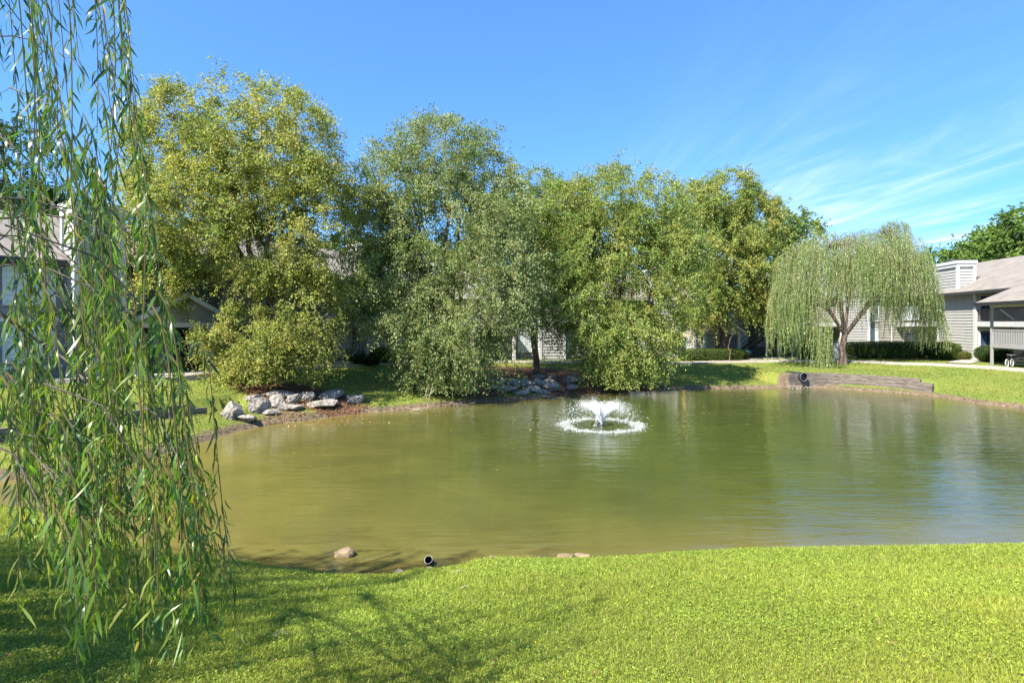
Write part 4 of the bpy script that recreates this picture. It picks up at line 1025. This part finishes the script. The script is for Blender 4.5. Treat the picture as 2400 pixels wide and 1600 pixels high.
def place_px(px, py, lo=12, hi=44):       # where a view ray meets the ground
    for d in np.arange(lo, hi, .05):
        x = on_ray(px, d); z = T(x, d)
        if CZ-(py-HY)/F*d <= max(z, 0): return x, d, max(z, 0)
    return on_ray(px, hi), hi, 0
GR1 = 'pale boulders piled on the left bank'
L1 = [(537,982,70,40,'largest pale boulder at the left end of the bank pile'),(597,970,50,36,'faceted pale boulder second from left in the bank pile'),(643,958,46,27,'pale pitted boulder third from left in the bank pile'),
 (680,948,36,23,'grey boulder in the middle of the upper row, right of the pitted one'),(718,941,42,22,'grey shaded boulder under the birch leaves in the upper row'),(772,936,68,21,'long blue grey boulder at the top right of the pile'),
 (755,955,90,18,'longest low boulder in the bottom row on the right'),(830,946,52,19,'rightmost boulder of the pile, tapering towards the pond'),(574,990,52,15,'flat pale slab below the largest boulder'),
 (628,975,56,12,'flat white slab lying on the grass in front of the pitted boulder'),(672,963,66,14,'low cracked slab in the bottom row at the middle'),(587,939,40,11,'small flat slab alone above the pile'),(652,931,74,10,'thin grey slab at the back under the birch')]
for i, (px, py, w_, h_, lab) in enumerate(L1):
    x, y, z = place_px(px, py); s = y/F
    rock('boulder', lab, x, y+.25, w_*s, w_*s*.75, h_*s*1.25, 100+i, GR1, rz=R(20), sink=.27)
GR2 = 'terrace stones under the middle birches'
L2 = [(1265,893,28,13,'upper row, left of two'),(1294,892,28,12,'upper row, right of two'),(1340,903,42,20,'largest, at the right end'),(1172,908,24,16,'leftmost, half under leaves'),(1203,909,32,18,'blocky, second from left'),
 (1234,911,30,18,'rounded, third from left'),(1261,908,28,16,'middle row, fourth from left'),(1289,904,36,13,'flat, middle row, left of the largest'),(1194,920,48,11,'long low, bottom row left'),(1246,921,40,11,'long low, bottom row middle'),
 (1291,919,48,16,'thick, bottom row right'),(1338,917,28,10,'small low, bottom right corner'),(1154,916,22,12,'small, at the left foot of the terrace'),(1222,928,30,9,'dark low, just above the water at the left'),(1275,929,34,9,'dark low, just above the water at the right')]
for i, (px, py, w_, h_, lab) in enumerate(L2):
    x, y, z = place_px(px, py, 26, 44); s = y/F
    rock('terrace_stone', 'grey blue terrace stone, '+lab, x, y+.2, w_*s*1.1, w_*s*.8, h_*s*1.3, 200+i, GR2, sink=.05)
x, y, z = place_px(1753, 922, 26, 44); rock('stone', 'small white stone at the waterline of the far lawn', x, y, .7, .5, .35, 301, None, sink=.3)
x, y = on_ray(802, 9.75), 9.75; rock('stone', 'tan pitted stone poking out of the shallows near the pipe', x, y, .36, .24, .2, 302, None, mat='rock_brown', zoff=-T(x, y)+.0, sink=.35)
x, y = on_ray(1322, 9.62), 9.62; rock('slab', 'flat brown slab awash at the near shore', x, y, .42, .3, .07, 303, 'flat brown slabs in the shallows', mat='rock_brown', zoff=-T(x, y)+.0, sink=.35)
x, y = on_ray(1365, 9.75), 9.75; rock('slab', 'second flat brown slab, right of the larger one', x, y, .3, .25, .05, 304, 'flat brown slabs in the shallows', mat='rock_brown', zoff=-T(x, y)-.008, sink=.35)
x, y = on_ray(1155, 9.7), 9.7; rock('slab', 'small brown slab barely above water right of the pipe', x, y, .16, .12, .05, 305, 'flat brown slabs in the shallows', mat='rock_brown', zoff=-T(x, y)-.008, sink=.35)
x, y = on_ray(480, 13.2), 13.2; rock('stone', 'small tan stone breaking the murky water on the left', x, y, .22, .12, .07, 306, None, mat='rock_brown', zoff=-T(x, y), sink=.4)
x, y = on_ray(935, 8.85), 8.85; rock('stone', 'grey stone in the grass edge below the pipe', x, y, .16, .14, .16, 307, None, sink=.1)
x, y = on_ray(1008, 9.0), 9.0; rock('stone', 'pale flat stone at the grass edge right below the pipe', x, y, .2, .1, .08, 308, None, sink=.1, zoff=.03)

# ------------------------------------------------------------------ timber walls
def timber_wall(name, label, W, courses, hh, top_is=None):
    W = np.array(W); root = empty(name, (W[0][0], W[0][1], 0)); tag(root, label, 'retaining wall', 'timber retaining walls')
    r = random.Random(len(W)); O = W[0].copy(); O[2] = 0
    for c in range(courses):
        pts = [W[0]] ; 
        for i in range(len(W)-1):
            a, b = W[i].copy(), W[i+1].copy()
            L = np.linalg.norm((b-a)[:2]); n = max(1, round(L/2.2)) if (i+c) % 2 == 0 else 1
            for k_ in range(n):
                p0 = a+(b-a)*k_/n; p1 = a+(b-a)*(k_+1)/n
                z0 = p0[2]-hh*(c+.5); z1 = p1[2]-hh*(c+.5)
                if c == 0 and i == len(W)-2: p1 = p0+(p1-p0)*.6
                j = .2+r.uniform(-.015, .02)
                d = (p1-p0); d[2] = 0; d /= np.linalg.norm(d); nrm = np.array([d[1], -d[0], 0])
                mb = MB(); A_ = np.array([p0[0], p0[1], z0])-O+nrm*(j+c*.02)+d*.006; B_ = np.array([p1[0], p1[1], z1])-O+nrm*(j+c*.02)-d*.006
                mb.bar(tuple(A_), tuple(B_), .16, hh-.014)
                mb.build('timber', M['timber'], root)
    return root
timber_wall('timber_wall', 'weathered curved timber wall below the far willow, pierced by the culvert', WALLR, 5, .19)
timber_wall('timber_wall', 'weathered timber wall on the left bank beside the pale boulders', WALLL, 3, .19)

# ------------------------------------------------------------------ pipes, sticks, small things
def pipe(name, label, p0, p1, R0, ribs, mat, rim):
    root = empty(name, p0); tag(root, label, 'pipe')
    a = Vector((0, 0, 0)); b = Vector(p1)-Vector(p0); n = 48 if ribs else 6
    mb = MB(); pts = [a+(b-a)*i/n for i in range(n+1)]; rr = [R0*(1+(.035*math.sin(i*1.57) if ribs else 0)) for i in range(n+1)]
    mb.tube(pts, rr, 24, caps=False); mb.tube(pts, [q*.9 for q in rr], 24, caps=False); mb.tube([b*.7, b*.72], [R0*.88, R0*.88], 24)
    mb.build('tube', M[mat], root, smooth=True)
    mb = MB(); mb.ring((0, 0, 0), b, R0*.955, R0*.065, 28, 6); mb.build('rim', M[rim], root, smooth=True)
pipe('culvert', 'large black corrugated culvert mouth in the timber wall', (on_ray(1884, 34.6), 34.6, .66), (on_ray(1884, 34.6)-.35, 36.0, .64), .27, True, 'rubber', 'pipe')
pipe('drain_pipe', 'short black pipe with a pale rim standing in the near shallows', (on_ray(1004, 9.35), 9.35, .1), (on_ray(1004, 9.35)+.05, 9.75, -.25), .068, False, 'rubber', 'steel')
def sticks(name, label, P, r0, cat='branch', group=None, mat='stick'):
    o = MB(); b0 = Vector(P[0][0])
    for l_ in P: o.tube([Vector(q)-b0 for q in l_], [r0*(1-.7*i/(len(l_)-1)) for i in range(len(l_))], 6)
    q = o.build(name, M[mat], None, b0, smooth=True); tag(q, label, cat, group)
d = 25.6; X = on_ray(1003, d)
sticks('dead_branch', 'pale forked dead branch standing in the water before the second birch', [[(X,d,-.15),(X-.02,d,.35),(X+.12,d,.8),(X+.2,d,1.15)],[(X,d,.4),(X-.1,d,.75),(X-.02,d,1.1)],[(X+.1,d,.75),(X+.3,d,1.0)]], .022)
for i, (px, dd_, lab) in enumerate(((980,25.6,'left'),(1080,27.2,'middle'),(1290,30.2,'right'))):
    X = on_ray(px, dd_); rr = random.Random(i); P = []
    for k_ in range(5):
        a = rr.uniform(-.6, .6); P.append([(X+rr.uniform(-.5, .5), dd_+rr.uniform(-.3, .3), -.02), (X+rr.uniform(-.5, .5), dd_+rr.uniform(-.2, .2), .12), (X+rr.uniform(-.9, .9), dd_+rr.uniform(-.3, .3), .03+rr.uniform(0, .25))])
    sticks('driftwood', 'tangle of thin dead twigs lying at the waterline, %s one of the far shore' % {'left':'leftmost','middle':'middle','right':'rightmost'}[lab], P, .012, 'driftwood', 'twig tangles on the far waterline')
X = on_ray(1875, 34.2); P = []
rr = random.Random(8)
for k_ in range(9): x0 = X+rr.uniform(-.6, 1.0); P.append([(x0, 34.1, 0), (x0+rr.uniform(-.4, .4), 34.2, .15), (x0+rr.uniform(-.8, .8), 34.3, rr.uniform(.05, .3))])
sticks('driftwood', 'heap of bleached twigs at the foot of the culvert', P, .016, 'driftwood')
x, y, z = place_px(1448, 1387, 3, 10) if False else (on_ray(1085, 7.4), 7.4, 0)
for i, (px, dd_, lab, ln) in enumerate(((1078,7.9,'thin brown twig lying on the sunny grass below the shadow tongue',.22),(660,4.6,'dark dead twig lying in the willow shade on the grass',.13),(1090,6.6,'short curled brown twig on the grass left of centre',.1))):
    X = on_ray(px, dd_); z = T(X, dd_)+.035
    sticks('twig', lab, [[(X-ln/2, dd_-.03, z), (X, dd_+.02, z+.015), (X+ln/2, dd_-.02, z)]], .006, 'twig')

# bicycle
def bicycle(label, x, y, rz, s, tyre, framem):
    root = empty('bicycle', (x, y, T(x, y)+.05), rz); tag(root, label, 'bicycle'); root.scale = (s, s, s)
    for wx_ in (-.5, .5):
        wh = MB(); wh.ring((wx_, 0, .33), (0, 1, 0), .30, .026, 26, 6); w_ = wh.build('wheel', M[tyre], root, smooth=True)
        sp = MB()
        for k_ in range(12):
            a = math.pi*k_/6; sp.tube([(wx_, 0, .33), (wx_+.29*math.cos(a), 0, .33+.29*math.sin(a))], .003, 4)
        sp.tube([(wx_, -.04, .33), (wx_, .04, .33)], .025, 8); sp.build('spokes', M['steel'], w_)
    f = MB()
    for a, b_ in (((-.5,0,.33),(-.08,0,.3)),((-.08,0,.3),(-.2,0,.78)),((-.08,0,.3),(.36,0,.72)),((-.18,0,.7),(.34,0,.8)),((-.5,0,.33),(-.18,0,.7)),((.5,0,.33),(.34,0,.85))): f.tube([a, b_], .018, 8)
    f.build('frame', M[framem], root)
    f = MB(); f.box(-.32, -.06, -.06, .06, .8, .85); f.build('saddle', M['rubber'], root)
    f = MB(); f.tube([(.34,0,.85),(.32,0,.98)], .014, 6); f.tube([(.26,-.27,1.0),(.33,-.1,.98),(.33,.1,.98),(.26,.27,1.0)], .014, 6); f.build('handlebar', M['steel'], root)
    f = MB(); f.ring((-.08,.03,.3), (0,1,0), .08, .008, 16, 5); f.tube([(-.08,-.08,.3),(-.02,-.08,.16)], .01, 6); f.tube([(-.08,.08,.3),(-.14,.08,.44)], .01, 6); f.build('crank', M['steel'], root)
bicycle('small bicycle with white tyres standing under the right stairs', on_ray(2366, 35.3), 35.3, R(30), .74, 'white_paint', 'metal_dark')
bicycle('dark bicycle leaning under the stairs left of the weeping willow', on_ray(1771, 48.8), 48.8, R(25), .95, 'rubber', 'metal_dark')
# covered grill
gx_, gy_ = on_ray(1748, 46.2), 46.2
root = empty('barbecue_grill', (gx_, gy_, T(gx_, gy_))); tag(root, 'round barbecue grill with a teal lid on the shaded grass by the stairs', 'grill')
mb = MB(); mb.tube([(0,0,.32+.03*0),(0,0,.36),(0,0,.45),(0,0,.58)], [.18,.3,.38,.4], 20); mb.build('bowl', M['metal_dark'], root, smooth=True)
mb = MB(); mb.tube([(0,0,.58),(0,0,.68),(0,0,.77),(0,0,.8)], [.41,.37,.22,.04], 20); mb.build('lid', M['teal'], root, smooth=True)
mb = MB(); mb.tube([(-.06,0,.79),(-.05,0,.85),(.05,0,.85),(.06,0,.79)], .012, 6); mb.build('handle', M['steel'], root)
for a in (.5, 2.6, 4.7):
    mb = MB(); mb.tube([(.2*math.cos(a), .2*math.sin(a), .36), (.36*math.cos(a), .36*math.sin(a), 0)], .014, 6); mb.build('leg', M['steel'], root)
# utility cabinet
x, y = on_ray(1957, 44.0), 44.0
root = empty('utility_cabinet', (x, y, T(x, y))); tag(root, 'upright grey utility cabinet beside the hedge behind the willow trunk', 'cabinet')
mb = MB(); mb.box(-.2,.2,-.15,.15,-.1,1.35); mb.box(-.23,.23,-.18,.18,1.352,1.4); mb.build('body', M['pipe'], root)
mb = MB(); mb.box(-.16,.16,-.17,-.153,.1,1.28); mb.build('door', M['steel'], root)
# young tree stake
x, y = on_ray(1713, 43.6)+.2, 44.4
make_tree('young_tree', 'thin young tree in the mulch at the right end of the central hedge', (x, y, T(x, y)), [(0,0,2.9,.5,.5,.7,1)], stems=1, clumps=10, twigs=5, per=10, tw=.4, seed=91, trunk_r=.035, cols=GREEN, leaf=(.08,.06))

# ------------------------------------------------------------------ fountain
def fountain():
    r = np.random.default_rng(3)
    m, nt, b = new_mat('spray'); b.inputs['Base Color'].default_value = (.9, .92, .93, 1); b.inputs['Roughness'].default_value = .25
    pass
    root = empty('fountain', (FX, FY, 0)); tag(root, 'floating fountain throwing a V shaped spray of white water in mid pond', 'fountain')
    def drops(P, size, name, stretch=None):
        n = len(P); s = size*np.exp(r.normal(0, .35, n)); o = np.array([[1,0,0],[-1,0,0],[0,1,0],[0,-1,0],[0,0,1.3],[0,0,-1.3]])
        V = P[:, None]+o[None]*s[:, None, None]; f = np.array([(0,2,4),(2,1,4),(1,3,4),(3,0,4),(2,0,5),(1,2,5),(3,1,5),(0,3,5)])
        Fc = (np.arange(n)[:, None, None]*6+f[None]).reshape(-1, 3)
        return np_mesh(name, V.reshape(-1, 3), Fc, 3, m, root)
    g = 9.8
    # ballistic sheet
    def sheet(n, v0, sp, el, esp, t0, t1):
        th = r.uniform(0, 2*math.pi, n); th += .22*np.sin(th*5)
        e = R(el)+r.normal(0, R(esp), n); v = v0*(1+r.normal(0, sp, n)); T1 = 2*v*np.sin(e)/g
        t = r.uniform(t0, t1, n)*T1
        rr = v*np.cos(e)*t; z = v*np.sin(e)*t-.5*g*t*t
        P = np.stack([rr*np.cos(th), rr*np.sin(th), np.maximum(z, .0)+.05], -1)+r.normal(0, .012, (n, 3)); return P
    drops(np.concatenate([sheet(5200, 4.3, .05, 64, 3, .04, .5), sheet(2600, 4.25, .07, 61, 5, .45, 1.0), sheet(1100, 3.9, .1, 68, 7, .2, .95)]), .0062, 'spray')
    drops(np.concatenate([sheet(5600, 4.3, .03, 64, 1.6, .0, .2), sheet(2600, 4.3, .03, 64, 1.3, .18, .38), sheet(400, 3.2, .15, 74, 6, .0, .3)]), .0085, 'jet')
    n = 2600; th = r.uniform(0, 2*math.pi, n); rr = 1.46+.05*np.sin(th*7)+r.normal(0, .17, n)
    P = np.stack([rr*np.cos(th), rr*np.sin(th), np.abs(r.normal(0, .02, n))+.002], -1); drops(P, .0065, 'foam')
    mb = MB(); mb.tube([(0,0,-.2),(0,0,.015)], [.22,.2], 18); mb.build('float', M['rubber'], root)
fountain()

# ------------------------------------------------------------------ airliner
d = 3900; ax_, az_ = on_ray(1812, d), CZ+(HY-434)/F*d
root = empty('airplane', (ax_, d, az_), R(12)); tag(root, 'tiny white airliner high in the sky above the golden birch', 'airplane')
mb = MB(); mb.tube([(-20,0,0),(-17,0,.3),(-10,0,.5),(12,0,.5),(18,0,.2),(20,0,-.2)], [.3,1.4,2,2,1.5,.3], 12); mb.build('fuselage', M['white_paint'], root, smooth=True)
for sy in (-1, 1):
    mb = MB(); mb.add([(6,sy*1.5,0),(-1,sy*1.5,0),(-6,sy*17,1.5),(-3.5,sy*17,1.5),(6,sy*1.5,.5),(-1,sy*1.5,.5),(-6,sy*17,1.7),(-3.5,sy*17,1.7)], [(0,1,2,3),(7,6,5,4),(0,4,5,1),(1,5,6,2),(2,6,7,3),(3,7,4,0)]); mb.build('wing', M['white_paint'], root)
    mb = MB(); mb.tube([(3.5,sy*6,-1),(-.5,sy*6,-1)], 1.0, 10); mb.build('engine', M['metal_dark'], root)
mb = MB(); mb.add([(-14,-.2,1),(-20,-.2,1),(-21,-.2,7),(-18.5,-.2,7),(-14,.2,1),(-20,.2,1),(-21,.2,7),(-18.5,.2,7)], [(0,1,2,3),(7,6,5,4),(0,4,5,1),(1,5,6,2),(2,6,7,3),(3,7,4,0)]); mb.build('tail_fin', M['teal'], root)

# ------------------------------------------------------------------ grass
def grass():
    r = np.random.default_rng(12)
    n = 700000
    u = r.random(n); y = 2.1*(11.6/2.1)**(u**.9)      # denser near the camera
    x = (r.random(n)*2-1)*(.97*y+.4)
    z = tz(x, y); k = (z > .05); ds, _, _ = seg_dist(x, y, SH, True); k &= ~inside(x, y, SH)
    x, y, z = x[k], y[k], z[k]; n = len(x)
    dist = np.hypot(x, y)
    clover = (fbm(x, y, 1.6, 21)+.35*r.normal(size=n) > .05)&(r.random(n) < .5)
    C = np.stack([x, y, z], -1)
    patch = fbm(x, y, .9, 31)
    # blades
    a = r.uniform(0, 6.283, n); tilt = np.where(clover, r.uniform(.9, 1.5, n), r.uniform(.25, 1.05, n))
    D = np.stack([np.cos(a)*np.sin(tilt), np.sin(a)*np.sin(tilt), np.cos(tilt)], -1)
    scale = np.clip(dist/5.0, .85, 1.5)
    L = np.where(clover, r.uniform(.009, .021, n), r.uniform(.022, .055, n))*scale
    W = np.where(clover, L*r.uniform(.55, .85, n), r.uniform(.003, .0065, n)*scale)
    h = np.where(clover, r.uniform(.015, .045, n), 0)
    C = C+D*(L*.5)[:, None]; C[:, 2] += h-.004
    N = rnd_dir(n, r)*.5+np.array([0, 0, 1.0])
    N = np.where(clover[:, None], N, rnd_dir(n, r)*.8+np.array([0, 0, .4]))
    V, Fc = leaf_quads(C, D, N, L, W)
    bc = np.where(clover[:, None], np.array([[.225, .305, .035]]), np.array([[.295, .34, .05]]))
    bc = bc*np.exp(r.normal(0, .26, (n, 1)))*np.exp(.13*patch)[:, None]*np.exp(np.clip(fbm(x, y, .45, 77), -1, 1)[:, None]*np.array([.16, .02, 0]))
    dry = (r.random(n) < .05+.12*(fbm(x, y, 2.0, 78) > .75)) & ~clover; bc[dry] = np.array([.33, .27, .10])
    fl = r.random(n) < .0006; bc[fl] = np.array([.7, .45, .01])
    # taller tufts, ribwort leaves and the ragged edge along the water
    m = 900; tx = r.uniform(-9, 12, m); ty = 2.3+8*r.random(m)**.8
    e = SH[(SH[:, 1] < 13) & (SH[:, 0] > -12)]; q = e[r.integers(0, len(e), 1300)]
    tx = np.concatenate([tx, q[:, 0]+r.normal(0, .25, 1300)]); ty = np.concatenate([ty, q[:, 1]-np.abs(r.normal(0, .09, 1300))-.03])
    kk = (~inside(tx, ty, SH)) & (tz(tx, ty) > .03); tx, ty = tx[kk], ty[kk]; edge = np.arange(len(kk))[kk] >= m
    nb = 9; X_ = np.repeat(tx, nb)+r.normal(0, .018, len(tx)*nb); Y_ = np.repeat(ty, nb)+r.normal(0, .018, len(tx)*nb); ee = np.repeat(edge, nb); n2 = len(X_)
    a = r.uniform(0, 6.283, n2); tl = r.uniform(.2, 1.0, n2); D2 = np.stack([np.cos(a)*np.sin(tl), np.sin(a)*np.sin(tl), np.cos(tl)], -1)
    L2_ = r.uniform(.04, .09, n2)*np.where(ee, r.uniform(.7, 1.5, n2), 1); W2_ = np.where(ee, .005, r.uniform(.006, .012, n2))
    C2 = np.stack([X_, Y_, tz(X_, Y_)], -1)+D2*(L2_*.48)[:, None]
    V2, F2 = leaf_quads(C2, D2, rnd_dir(n2, r)*.6+np.array([0, 0, .5]), L2_, W2_)
    bc2 = np.where(r.random((n2, 1)) < .15, np.array([[.34, .29, .10]]), np.array([[.17, .24, .025]]))*np.exp(r.normal(0, .25, (n2, 1)))
    Fc = np.concatenate([Fc, F2+len(V)]); V = np.concatenate([V, V2]); bc = np.concatenate([bc, bc2])
    o = np_mesh('grass', V, Fc, 4, M['grass_blade'], None, np.repeat(np.clip(bc, .004, .8), 4, 0)); tag(o, 'short clover and grass covering the near bank', 'grass', kind='stuff')
    # far banks: coarser tufts
    n = 230000; x = r.uniform(-19, 30, n); y = r.uniform(12, 45, n)
    k = (x < .97*y+1) & (x > -.97*y-1); x, y = x[k], y[k]
    ins = inside(x, y, SH); dp, _, _ = seg_dist(x, y, PT, False); ds, _, _ = seg_dist(x, y, SH, True)
    lw = litter_w(x, y)
    k = ~ins & (dp > .75) & (r.random(len(x)) > lw*1.1) & (ds > .12); x, y = x[k], y[k]; n = len(x)
    C = np.stack([x, y, tz(x, y)], -1); a = r.uniform(0, 6.283, n); tilt = r.uniform(.1, .9, n)
    D = np.stack([np.cos(a)*np.sin(tilt), np.sin(a)*np.sin(tilt), np.cos(tilt)], -1); L = r.uniform(.04, .10, n); C = C+D*(L*.45)[:, None]
    V, Fc = leaf_quads(C, D, rnd_dir(n, r), L, r.uniform(.02, .04, n))
    bc = np.array([[.195, .24, .05]])*np.exp(r.normal(0, .28, (n, 1)))*np.exp(.15*fbm(x, y, .8, 41))[:, None]
    dry = r.random(n) < .08; bc[dry] = np.array([.33, .27, .09])
    o = np_mesh('grass', V, Fc, 4, M['grass_blade'], None, np.repeat(np.clip(bc, .004, .8), 4, 0)); tag(o, 'mown grass on the far and side banks', 'grass', kind='stuff')
    # fallen leaves
    X = []; Y = []
    for lx, ly, rx, ry in LITTER:
        m = int(260*rx*ry); q = np.sqrt(r.random(m)); t = r.uniform(0, 6.28, m); X.append(lx+rx*q*np.cos(t)*1.1); Y.append(ly+ry*q*np.sin(t)*1.1)
    X.append(r.uniform(-12, 24, 500)); Y.append(r.uniform(22, 43, 500)); X.append(r.uniform(-6, 6, 160)); Y.append(r.uniform(3, 9, 160))
    X.append(r.uniform(-8, 22, 420)); Y.append(14+20*r.random(420)**.6); X.append(-8.6+r.normal(0, 1.6, 900)); Y.append(23.1+r.normal(0, .7, 900))
    x = np.concatenate(X); y = np.concatenate(Y); n = len(x); z = np.maximum(tz(x, y), 0)+np.where(y < 12, .035, .05)
    z = np.where(inside(x, y, SH), .004, z)
    keep = (z > .01) | (r.random(n) < .5); x, y, z = x[keep], y[keep], z[keep]; n = len(x)
    N = rnd_dir(n, r)*.5+np.array([0, 0, 1.]); D = rnd_dir(n, r); D[:, 2] *= .25
    s = np.where(y < 12, .035, .085)
    V, Fc = leaf_quads(np.stack([x, y, z], -1), D, N, s*r.uniform(.7, 1.3, n), s*.6*r.uniform(.7, 1.3, n))
    bc = np.array([[.30, .17, .09]])*np.exp(r.normal(0, .5, (n, 1)))
    o = np_mesh('leaf_litter', V, Fc, 4, M['grass_blade'], None, np.repeat(np.clip(bc, .01, .6), 4, 0)); tag(o, 'brown fallen leaves scattered under the birches and on the banks', 'leaves', kind='stuff')
grass()

# ------------------------------------------------------------------ world, sun, camera
SUN_EL = R(49)    # from the left, behind the camera
S = Vector((-.73*math.cos(SUN_EL), -.683*math.cos(SUN_EL), math.sin(SUN_EL))).normalized()
ld = bpy.data.lights.new('sun', 'SUN'); ld.energy = 5.0; ld.angle = R(.55); ld.color = (1, .94, .83)
lo = bpy.data.objects.new('sun', ld); COL.objects.link(lo); lo.rotation_euler = S.to_track_quat('Z', 'Y').to_euler()
wd = bpy.data.worlds.new('World'); SC.world = wd; wd.use_nodes = True; nt = wd.node_tree
bg = nt.nodes['Background']
sky = node(nt, 'ShaderNodeTexSky', sky_type='NISHITA'); sky.sun_disc = False; sky.sun_elevation = SUN_EL
sky.sun_rotation = math.atan2(S.x, S.y); sky.air_density = 1.0; sky.dust_density = .5; sky.ozone_density = 1.6; sky.altitude = 100
tint = node(nt, 'ShaderNodeMix', data_type='RGBA', blend_type='MULTIPLY'); tint.inputs[0].default_value = 1; tint.inputs[7].default_value = (.50, .96, 1.62, 1)
gm = node(nt, 'ShaderNodeGamma'); gm.inputs[1].default_value = .72; nt.links.new(sky.outputs[0], gm.inputs[0]); nt.links.new(gm.outputs[0], tint.inputs[6])
# cirrus: noise on the plane of a high cloud layer
tc = node(nt, 'ShaderNodeTexCoord'); sp = node(nt, 'ShaderNodeSeparateXYZ'); nt.links.new(tc.outputs['Generated'], sp.inputs[0])
mxz = node(nt, 'ShaderNodeMath', operation='MAXIMUM'); mxz.inputs[1].default_value = .03; nt.links.new(sp.outputs['Z'], mxz.inputs[0])
dx_ = node(nt, 'ShaderNodeMath', operation='DIVIDE'); dy_ = node(nt, 'ShaderNodeMath', operation='DIVIDE')
nt.links.new(sp.outputs['X'], dx_.inputs[0]); nt.links.new(mxz.outputs[0], dx_.inputs[1]); nt.links.new(sp.outputs['Y'], dy_.inputs[0]); nt.links.new(mxz.outputs[0], dy_.inputs[1])
cb = node(nt, 'ShaderNodeCombineXYZ'); nt.links.new(dx_.outputs[0], cb.inputs[0]); nt.links.new(dy_.outputs[0], cb.inputs[1])
def layer(rot, sc, loc, scale, lo, hi, dist):
    mp = node(nt, 'ShaderNodeMapping'); mp.inputs['Rotation'].default_value = (0, 0, R(rot)); mp.inputs['Scale'].default_value = sc; mp.inputs['Location'].default_value = loc
    nt.links.new(cb.outputs[0], mp.inputs['Vector'])
    n = node(nt, 'ShaderNodeTexNoise'); n.inputs['Scale'].default_value = scale; n.inputs['Detail'].default_value = 9; n.inputs['Roughness'].default_value = .62; n.inputs['Distortion'].default_value = dist
    nt.links.new(mp.outputs[0], n.inputs['Vector'])
    mr = node(nt, 'ShaderNodeMapRange'); mr.interpolation_type = 'SMOOTHSTEP'; mr.inputs[1].default_value = lo; mr.inputs[2].default_value = hi; nt.links.new(n.outputs['Fac'], mr.inputs[0])
    return mr.outputs[0]
c1 = layer(12, (1.1, .22, 1), (0, 0, 0), .9, .43, .92, 1.4); c2 = layer(-38, (1.0, .18, 1), (3, 1, 0), .8, .45, .94, 1.2)
ad = node(nt, 'ShaderNodeMath', operation='ADD'); nt.links.new(c1, ad.inputs[0]); nt.links.new(c2, ad.inputs[1])
# where the cirrus bank lies: low in the sky towards the right of the pond
dt = node(nt, 'ShaderNodeVectorMath', operation='DOT_PRODUCT'); dt.inputs[1].default_value = Vector((.70, 1, .14)).normalized(); nt.links.new(tc.outputs['Generated'], dt.inputs[0])
mk = node(nt, 'ShaderNodeMapRange'); mk.interpolation_type = 'SMOOTHSTEP'; mk.inputs[1].default_value = .84; mk.inputs[2].default_value = .99; nt.links.new(dt.outputs['Value'], mk.inputs[0])
mk2 = node(nt, 'ShaderNodeMath', operation='ADD'); mk2.inputs[1].default_value = .03; nt.links.new(mk.outputs[0], mk2.inputs[0])
cm = node(nt, 'ShaderNodeMath', operation='MULTIPLY'); nt.links.new(ad.outputs[0], cm.inputs[0]); nt.links.new(mk2.outputs[0], cm.inputs[1])
cm.use_clamp = True
el_ = node(nt, 'ShaderNodeMapRange'); el_.interpolation_type = 'SMOOTHSTEP'; el_.inputs[1].default_value = .15; el_.inputs[2].default_value = .36; el_.inputs[3].default_value = 1; el_.inputs[4].default_value = .12; nt.links.new(sp.outputs['Z'], el_.inputs[0])
cm2 = node(nt, 'ShaderNodeMath', operation='MULTIPLY'); nt.links.new(el_.outputs[0], cm2.inputs[1]); nt.links.new(cm.outputs[0], cm2.inputs[0])
mxc = node(nt, 'ShaderNodeMix', data_type='RGBA'); nt.links.new(cm2.outputs[0], mxc.inputs[0]); nt.links.new(tint.outputs[2], mxc.inputs[6]); mxc.inputs[7].default_value = (4.5, 5.1, 6.1, 1)
nt.links.new(mxc.outputs[2], bg.inputs['Color']); bg.inputs['Strength'].default_value = .105

cd = bpy.data.cameras.new('camera'); cam = bpy.data.objects.new('camera', cd); COL.objects.link(cam)
cam.location = (0, 0, CZ); cam.rotation_euler = (R(90), 0, 0)
cd.sensor_width = 36; cd.lens = F/2400*36; cd.shift_y = -(800-HY)/2400; cd.clip_start = .05; cd.clip_end = 12000
SC.camera = cam
SC.view_settings.view_transform = 'Standard'; SC.view_settings.look = 'None'; SC.view_settings.gamma = 1; SC.view_settings.exposure = 1.45
SC.cycles.max_bounces = 6; SC.cycles.transparent_max_bounces = 4
